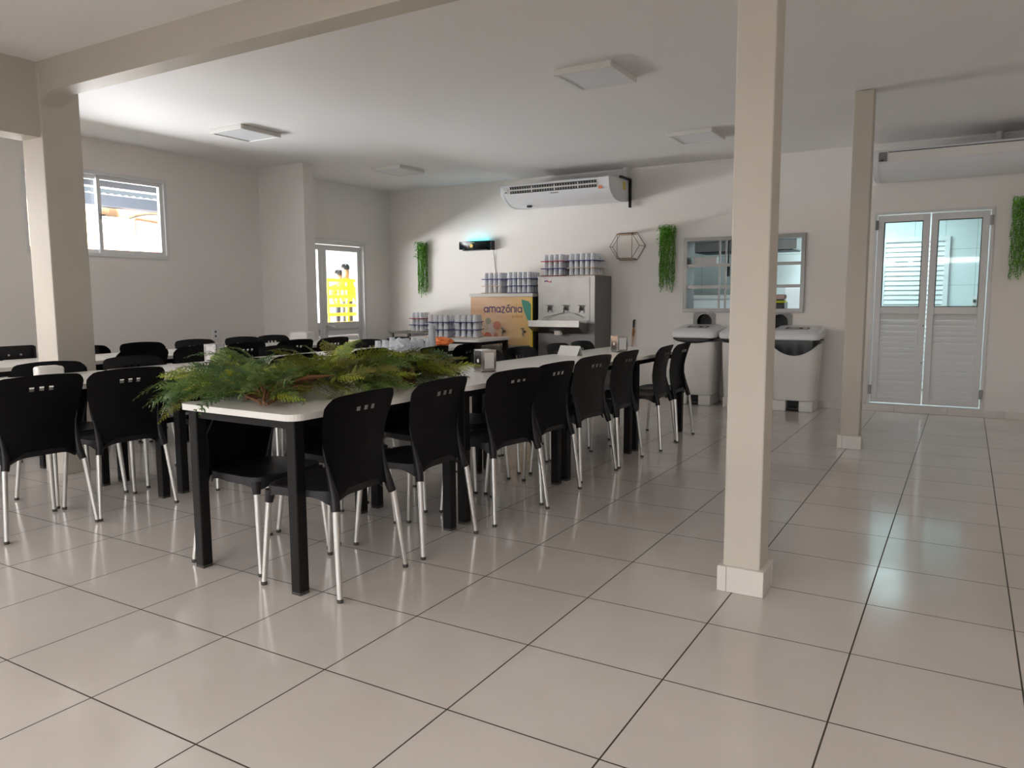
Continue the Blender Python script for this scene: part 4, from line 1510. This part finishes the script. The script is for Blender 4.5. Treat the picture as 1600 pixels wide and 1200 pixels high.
def garland(x, z, label, wid=0.20, n=15, scale=1.0):
    t = thing('hanging_garland', label, 'hanging plant', (x, WY, z), 0, 'green hanging garlands on the back wall')
    rnd = random.Random(int(x * 100))
    m = MB()
    m.lathe([(0.03, 0.0), (0.05, 0.02), (0.055, 0.065), (0.05, 0.07)], (0, -0.07, -0.14), 14)
    m.build('wall_pot', M_GAR[2], t, True)
    for k in range(n):
        o = bpy.data.objects.new('strand', STR[k % 6])
        COL.objects.link(o)
        o.parent = t
        f = (k + 0.5) / n
        o.location = (-wid / 2 + wid * f, -0.03 - 0.10 * math.sin(math.pi * f) * rnd.random() - 0.01, -0.01 - 0.03 * rnd.random())
        o.rotation_euler = (0, 0, rnd.uniform(0, 6))
        o.scale = (1, 1, scale * rnd.uniform(0.92, 1.03))
    # bushy crown hiding the pot
    m = MB()
    for k in range(800):
        m.mi = rnd.choice((0, 0, 1, 2))
        c = Vector((rnd.uniform(-wid * 0.48, wid * 0.48), -0.03 - 0.13 * rnd.random(), -0.005 - 0.24 * rnd.random()))
        a = rnd.uniform(0, 2 * math.pi)
        d = Vector((math.cos(a), min(0.1, math.sin(a)), rnd.uniform(-1.0, 0.4))).normalized()
        sd = d.cross(Vector((0.3, 0.2, 1))).normalized()
        ln, w = rnd.uniform(0.016, 0.028), rnd.uniform(0.004, 0.008)
        m._q([c, c + d * ln * 0.5 + sd * w, c + d * ln, c + d * ln * 0.5 - sd * w])
    me = m.build('crown', M_GAR, t)
    return t


garland(-4.17, 2.115, 'green hanging garland on the back wall near the corner, left of the fly trap', 0.17, 24)
garland(-0.39, 2.165, 'green hanging garland on the back wall between the wire shelf and the hatch', 0.20, 24)
garland(3.31, 2.25, 'green hanging garland on the back wall right of the kitchen door', 0.24, 26, 1.02)

# ------------------------------------------------------------------ fly trap with cyan lamp and cable
ft = thing('fly_trap', 'black wall fly trap glowing cyan on top with a gold emblem', 'insect trap', (-3.21, WY, 1.945))
m = MB()
# shallow boat-shaped shield, wider at the top, bulging from the wall
for zz in (0,):
    N = 14
    V = {}
    for i in range(N + 1):
        u = -1 + 2 * i / N
        for j, v in enumerate((0, .15, .4, .7, 1)):
            hw = 0.205 + 0.065 * v
            x = hw * u
            y = -0.135 * (1 - 0.35 * u * u) + 0.03 * (1 - v) ** 2
            V[i, j] = m.bm.verts.new((x, y, 0.128 * v + 0.012 * (1 - v) * (u * u)))
    for i in range(N):
        for j in range(4):
            m.bm.faces.new((V[i, j], V[i + 1, j], V[i + 1, j + 1], V[i, j + 1]))
    bmesh.ops.solidify(m.bm, geom=m.bm.faces[:], thickness=0.006)
m.box(-0.20, 0.20, -0.012, -0.001, 0.0, 0.12)
m.box(-0.20, 0.20, -0.11, -0.012, 0.0, 0.012)
m.box(0.262, 0.274, -0.09, -0.001, 0.0, 0.128)
m.box(-0.274, -0.262, -0.09, -0.001, 0.02, 0.128)
m.build('shield', mat('glossy_black', (0.012, 0.011, 0.013), 0.25), ft, True, 35)
m = MB()
m.lathe([(0.026, -0.004), (0.026, 0.0), (0.02, 0.004)], (-0.025, -0.146, 0.062), 20, 'Y')
m.build('emblem', mat('gold_emblem', (0.72, 0.50, 0.14), 0.4, 0.3), ft, True)
m = MB()
m.box(-0.045, 0.03, -0.1475, -0.1445, 0.103, 0.112)
m.build('logo_strip', mat('green_logo', (0.25, 0.45, 0.30), 0.5), ft)
m = MB()
m.tube([(-0.17, -0.05, 0.10), (0.17, -0.05, 0.10)], 0.012, 10)
m.build('lamp_tube', mat('cyan_lamp', (0.2, 0.9, 1.0), 0.4, emit=(0.05, 0.80, 1.0), es=11), ft)
m = MB()
c = [(0.268, -0.03, 0.02), (0.272, -0.012, -0.10), (0.285, -0.008, -0.25), (0.315, -0.008, -0.42), (0.345, -0.010, -0.56), (0.35, -0.010, -0.64)]
m.tube(c, 0.004, 6)
m.build('power_cord', M_WIRE, ft, True)

# ------------------------------------------------------------------ hexagonal wire wall shelf
hx = thing('hexagon_wall_shelf', 'black wire hexagonal wall shelf with pale wood ledges', 'wall shelf', (-0.915, WY, 1.915))
m = MB()


def hexa(r, y, ph=0):
    return [Vector((r * math.cos(math.radians(60 * k + ph)), y, 0.88 * r * math.sin(math.radians(60 * k + ph)))) for k in range(6)]


A = hexa(0.225, -0.008)
B = hexa(0.20, -0.15)
for P in (A, B):
    m.tube(P + [P[0]], 0.0035, 6)
for k in range(6):
    m.tube([A[k], B[k]], 0.003, 6)
m.build('wire_frame', M_WIRE, hx)
m = MB()
for z in (0.148, -0.156):
    m.box(-0.105, 0.105, -0.148, -0.008, z - 0.006, z + 0.004)
m.build('ledge', M_WOOD, hx)
for x in (-0.10, 0.10):
    MB().tube([(x, -0.150, -0.15), (x, -0.150, 0.15)], 0.003, 6).build('upright_wire', M_WIRE, hx)


# ------------------------------------------------------------------ air conditioners under the ceiling
def air_con(x0, x1, label, is_open):
    t = thing('air_conditioner', label, 'air conditioner', ((x0 + x1) / 2, WY, 2.5))
    hw = (x1 - x0) / 2
    prof = [(-0.005, 0.235), (-0.66, 0.212), (-0.668, 0.205), (-0.672, 0.18), (-0.660, 0.10), (-0.645, 0.07), (-0.60, 0.025), (-0.52, -0.022), (-0.42, -0.045), (-0.30, -0.05), (-0.005, -0.02)]
    m = MB()
    m.prism(prof, -hw + 0.05, hw - 0.05, 'X')
    m.build('body', M_WPL2, t, True, 30)
    for s in (-1, 1):
        m = MB()
        c = [(y * 1.004, (z - 0.09) * 1.03 + 0.09) for y, z in prof]
        if s < 0:
            m.prism(c, -hw, -hw + 0.05, 'X')
        else:
            m.prism(c, hw - 0.05, hw, 'X')
        m.build('end_cap', M_WPL2, t, True, 30)
    ga, gb = -hw + 0.14, hw - 0.16
    if is_open:
        m = MB()
        # recessed dark outlet following the front face
        m.prism([(-0.6725, 0.182), (-0.675, 0.18), (-0.6655, 0.095), (-0.662, 0.095), (-0.668, 0.17)], ga, gb, 'X')
        m.build('air_outlet', M_DARK, t)
        m = MB()
        nf = 34
        for k in range(nf + 1):
            x = ga + (gb - ga) * k / nf
            wd = 0.006 if k % 9 else 0.018
            m.prism([(-0.676, 0.172), (-0.679, 0.17), (-0.670, 0.10), (-0.667, 0.10)], x - wd / 2 + 0.003, x + wd / 2, 'X')
        m.prism([(-0.680, 0.146), (-0.684, 0.137), (-0.672, 0.128), (-0.670, 0.14)], ga, gb, 'X')
        m.build('vane', M_WPLAST, t)
        m = MB()
        m.box(-hw + 0.065, -hw + 0.115, -0.676, -0.66, 0.10, 0.165, 0.003, 1)
        m.build('sensor_panel', M_WPLAST, t)
        bx('display', M_DARK, -hw + 0.078, -hw + 0.10, -0.679, -0.674, 0.108, 0.120, t)
        bx('maker_mark', M_STEELD, -0.04, 0.07, -0.6495, -0.640, 0.066, 0.076, t)
        bx('energy_sticker', mat('orange_sticker', (0.75, 0.25, 0.12), 0.5), hw - 0.14, hw - 0.09, -0.664, -0.653, 0.072, 0.11, t)
        bx('yellow_sticker', mat('yellow_sticker', (0.80, 0.70, 0.10), 0.5), hw - 0.001, hw + 0.0012, -0.24, -0.16, 0.10, 0.20, t)
        bx('white_sticker', M_PAPER, hw - 0.001, hw + 0.0012, -0.40, -0.31, 0.12, 0.20, t)
        m = MB()
        m.box(hw + 0.002, hw + 0.03, -0.36, -0.02, 0.232, 0.255)
        m.box(hw + 0.002, hw + 0.03, -0.05, -0.02, -0.10, 0.232)
        m.build('bracket', M_TLEG, t)
        m = MB()
        m.tube([(hw - 0.03, -0.08, 0.24), (hw - 0.03, -0.08, 0.39)], 0.032, 12)
        m.build('pipe_sleeve', M_WPLAST, t)
        m = MB()
        m.box(-hw + 0.28, -hw + 0.34, -0.47, -0.43, -0.062, -0.035, 0.004, 1)
        m.box(-hw + 0.02, -hw + 0.06, -0.10, -0.06, 0.235, 0.275)
        m.build('foot_bracket', M_DARK, t)
    else:
        m = MB()
        m.prism([(-0.6725, 0.182), (-0.6755, 0.18), (-0.6655, 0.095), (-0.662, 0.095)], ga, hw - 0.05, 'X')
        m.build('closed_vane', M_WPLAST, t)
        m = MB()
        m.prism([(-0.674, 0.190), (-0.6765, 0.188), (-0.676, 0.183), (-0.673, 0.183)], ga, hw - 0.05, 'X')
        m.build('vane_gap', M_DARK, t)
        bx('sensor_panel', M_STEEL, -hw + 0.055, -hw + 0.13, -0.678, -0.66, 0.10, 0.19, t, 0.003)
        bx('display', M_DARK, -hw + 0.075, -hw + 0.10, -0.681, -0.676, 0.105, 0.118, t)
        m = MB()
        m.tube([(0.2, -0.08, 0.22), (0.2, -0.08, 0.388)], 0.032, 12)
        m.build('pipe_sleeve', M_WPLAST, t)
    return t


air_con(-2.43, -0.91, 'white ceiling air conditioner with open grille above the coolers', True)
air_con(1.955, 3.72, 'white ceiling air conditioner with closed grille above the kitchen door', False)


# ------------------------------------------------------------------ bins under the hatch
def make_bin(x, y, label, bag):
    t = thing('waste_bin', label, 'bin', (x, y, 0), 0, 'white lidded waste bins')
    m = MB()

    def ring(hw, hd, r, z, y_off=0):
        pts = []
        for cx, cy, a0 in ((hw - r, hd - r, 0), (-hw + r, hd - r, 90), (-hw + r, -hd + r, 180), (hw - r, -hd + r, 270)):
            for k in range(6):
                a = math.radians(a0 + 90 * k / 5)
                pts.append((cx + r * math.cos(a), cy + r * math.sin(a) + y_off, z))
        return pts

    def loft(m, rings):
        V = [[m.bm.verts.new(p) for p in r] for r in rings]
        n = len(V[0])
        for a, b in zip(V, V[1:]):
            for k in range(n):
                m.bm.faces.new((a[k], a[(k + 1) % n], b[(k + 1) % n], b[k]))
        m.bm.faces.new(V[0][::-1])
        m.bm.faces.new(V[-1])
    loft(m, [ring(0.205, 0.185, 0.06, 0.12), ring(0.215, 0.195, 0.07, 0.125), ring(0.245, 0.215, 0.07, 0.745), ring(0.250, 0.22, 0.07, 0.75)])
    m.build('body', M_WPLAST, t, True, 35)
    m = MB()
    # plinth with a pedal recess in front
    for s in (-1, 1):
        m.box(min(s * 0.068, s * 0.212), max(s * 0.068, s * 0.212), -0.195, 0.185, 0.0, 0.12, 0.012)
    m.box(-0.068, 0.068, 0.02, 0.185, 0.0, 0.12)
    m.build('plinth', M_WPLAST, t)
    bx('pedal', M_BAG, -0.062, 0.062, -0.19, 0.018, 0.012, 0.045, t, 0.008)
    bx('pedal_recess', M_DARK, -0.066, 0.066, -0.10, 0.02, 0.047, 0.118, t)
    m = MB()
    loft(m, [ring(0.262, 0.235, 0.07, 0.79), ring(0.272, 0.245, 0.075, 0.80), ring(0.272, 0.245, 0.075, 0.845), ring(0.262, 0.235, 0.075, 0.862), ring(0.235, 0.21, 0.06, 0.866), ring(0.222, 0.195, 0.06, 0.885), ring(0.20, 0.175, 0.06, 0.89)])
    for v in m.bm.verts:
        v.co.z += (v.co.y + 0.245) * 0.12
    lid = m.build('lid', M_WPL2, t, True, 40)
    m = MB()
    m.box(-0.12, 0.13, -0.10, 0.03, 0.8902, 0.8915)
    m.mi = 1
    for k in range(3):
        m.box(-0.10 + 0.012 * k, 0.03 - 0.01 * k, -0.075 + 0.03 * k, -0.06 + 0.03 * k, 0.8915, 0.892)
    m.lathe([(0.03, 0), (0.03, 0.0008)], (0.085, -0.04, 0.8915), 18)
    for v in m.bm.verts:
        v.co.z += (v.co.y + 0.245) * 0.12
    m.build('sticker', [mat('brown_sticker', (0.07, 0.035, 0.035), 0.5), M_WPL2], lid)
    if bag:
        m = MB()
        n = 48
        top, bot = [], []
        def dense(pts):
            out = []
            for p, q in zip(pts, pts[1:] + pts[:1]):
                n_ = max(1, int(math.dist(p, q) / 0.03))
                out += [tuple(p[i] + (q[i] - p[i]) * k / n_ for i in range(3)) for k in range(n_)]
            return out
        base = dense(ring(0.252, 0.222, 0.07, 0.785))
        lo = dense(ring(0.252, 0.222, 0.07, 0.785))
        V0 = [m.bm.verts.new((p[0] * 1.0, p[1] * 1.0, 0.79)) for p in base]
        V1, V2 = [], []
        for k, p in enumerate(lo):
            dz = bag * (0.3 + 0.7 * max(0, -p[1] / 0.224)) * (1 - 0.75 * (abs(p[0]) / 0.25) ** 2)
            V1.append(m.bm.verts.new((p[0] * 1.03 + 0.004 * math.sin(k * 2.1), p[1] * 1.035 + 0.004 * math.cos(k * 1.7), 0.79 - dz * 0.5)))
            V2.append(m.bm.verts.new((p[0] * 1.005, p[1] * 1.005, 0.79 - dz)))
        n = len(V0)
        for a, b in ((V0, V1), (V1, V2)):
            for k in range(n):
                m.bm.faces.new((a[k], a[(k + 1) % n], b[(k + 1) % n], b[k]))
        m.build('bin_bag', M_BAG, t, True, 60)
    return t


make_bin(0.105, 7.70, 'white lidded waste bin nearest the dining table, leftmost of three', 0.06)
make_bin(0.68, 7.68, 'white lidded waste bin half hidden behind the front column, middle of three', 0.06)
make_bin(1.235, 7.69, 'white lidded waste bin with sagging black bag, rightmost of three', 0.17)

# ------------------------------------------------------------------ small wall things
t = thing('wall_socket', 'white double power socket low on the left wall', 'socket', (WX, 4.75, 0.86))
bx('plate', mat('bright_white_plastic', (0.93, 0.93, 0.95), 0.3), 0, 0.012, -0.042, 0.042, -0.065, 0.065, t, 0.002)
for z in (-0.026, 0.026):
    MB().lathe([(0.015, 0.0115), (0.015, 0.0135), (0.003, 0.0136)], (0, 0, z), 14, 'X').build('outlet', M_STEELD, t)
br = thing('brush_stick', 'worn orange-brown stick leaning on the back wall right of the steel cooler', 'stick', (-0.83, 7.96, 0))
m = MB()
m.tube([(0.0, -0.13, 0.06), (0.0, -0.05, 0.5), (0.0, 0.018, 0.90)], 0.011, 8)
m.build('handle', M_WOOD, br)
m = MB()
m.tube([(0.0, 0.017, 0.88), (0.002, 0.022, 0.965), (0.012, 0.022, 0.985)], [0.014, 0.016, 0.012], 8)
m.build('grip', M_BAG, br)
m = MB()
m.tube([(0, -0.004, 0.77), (0.003, 0.004, 0.82), (0, 0.014, 0.87)], [0.013, 0.02, 0.014], 8)
m.build('wrapping', mat('orange_tape', (0.40, 0.15, 0.05), 0.7), br)
m = MB()
m.prism([(-0.10, 0.0), (0.10, 0.0), (0.07, 0.075), (-0.07, 0.075)], -0.155, -0.105, 'Y')
m.build('brush_head', M_WOOD, br)
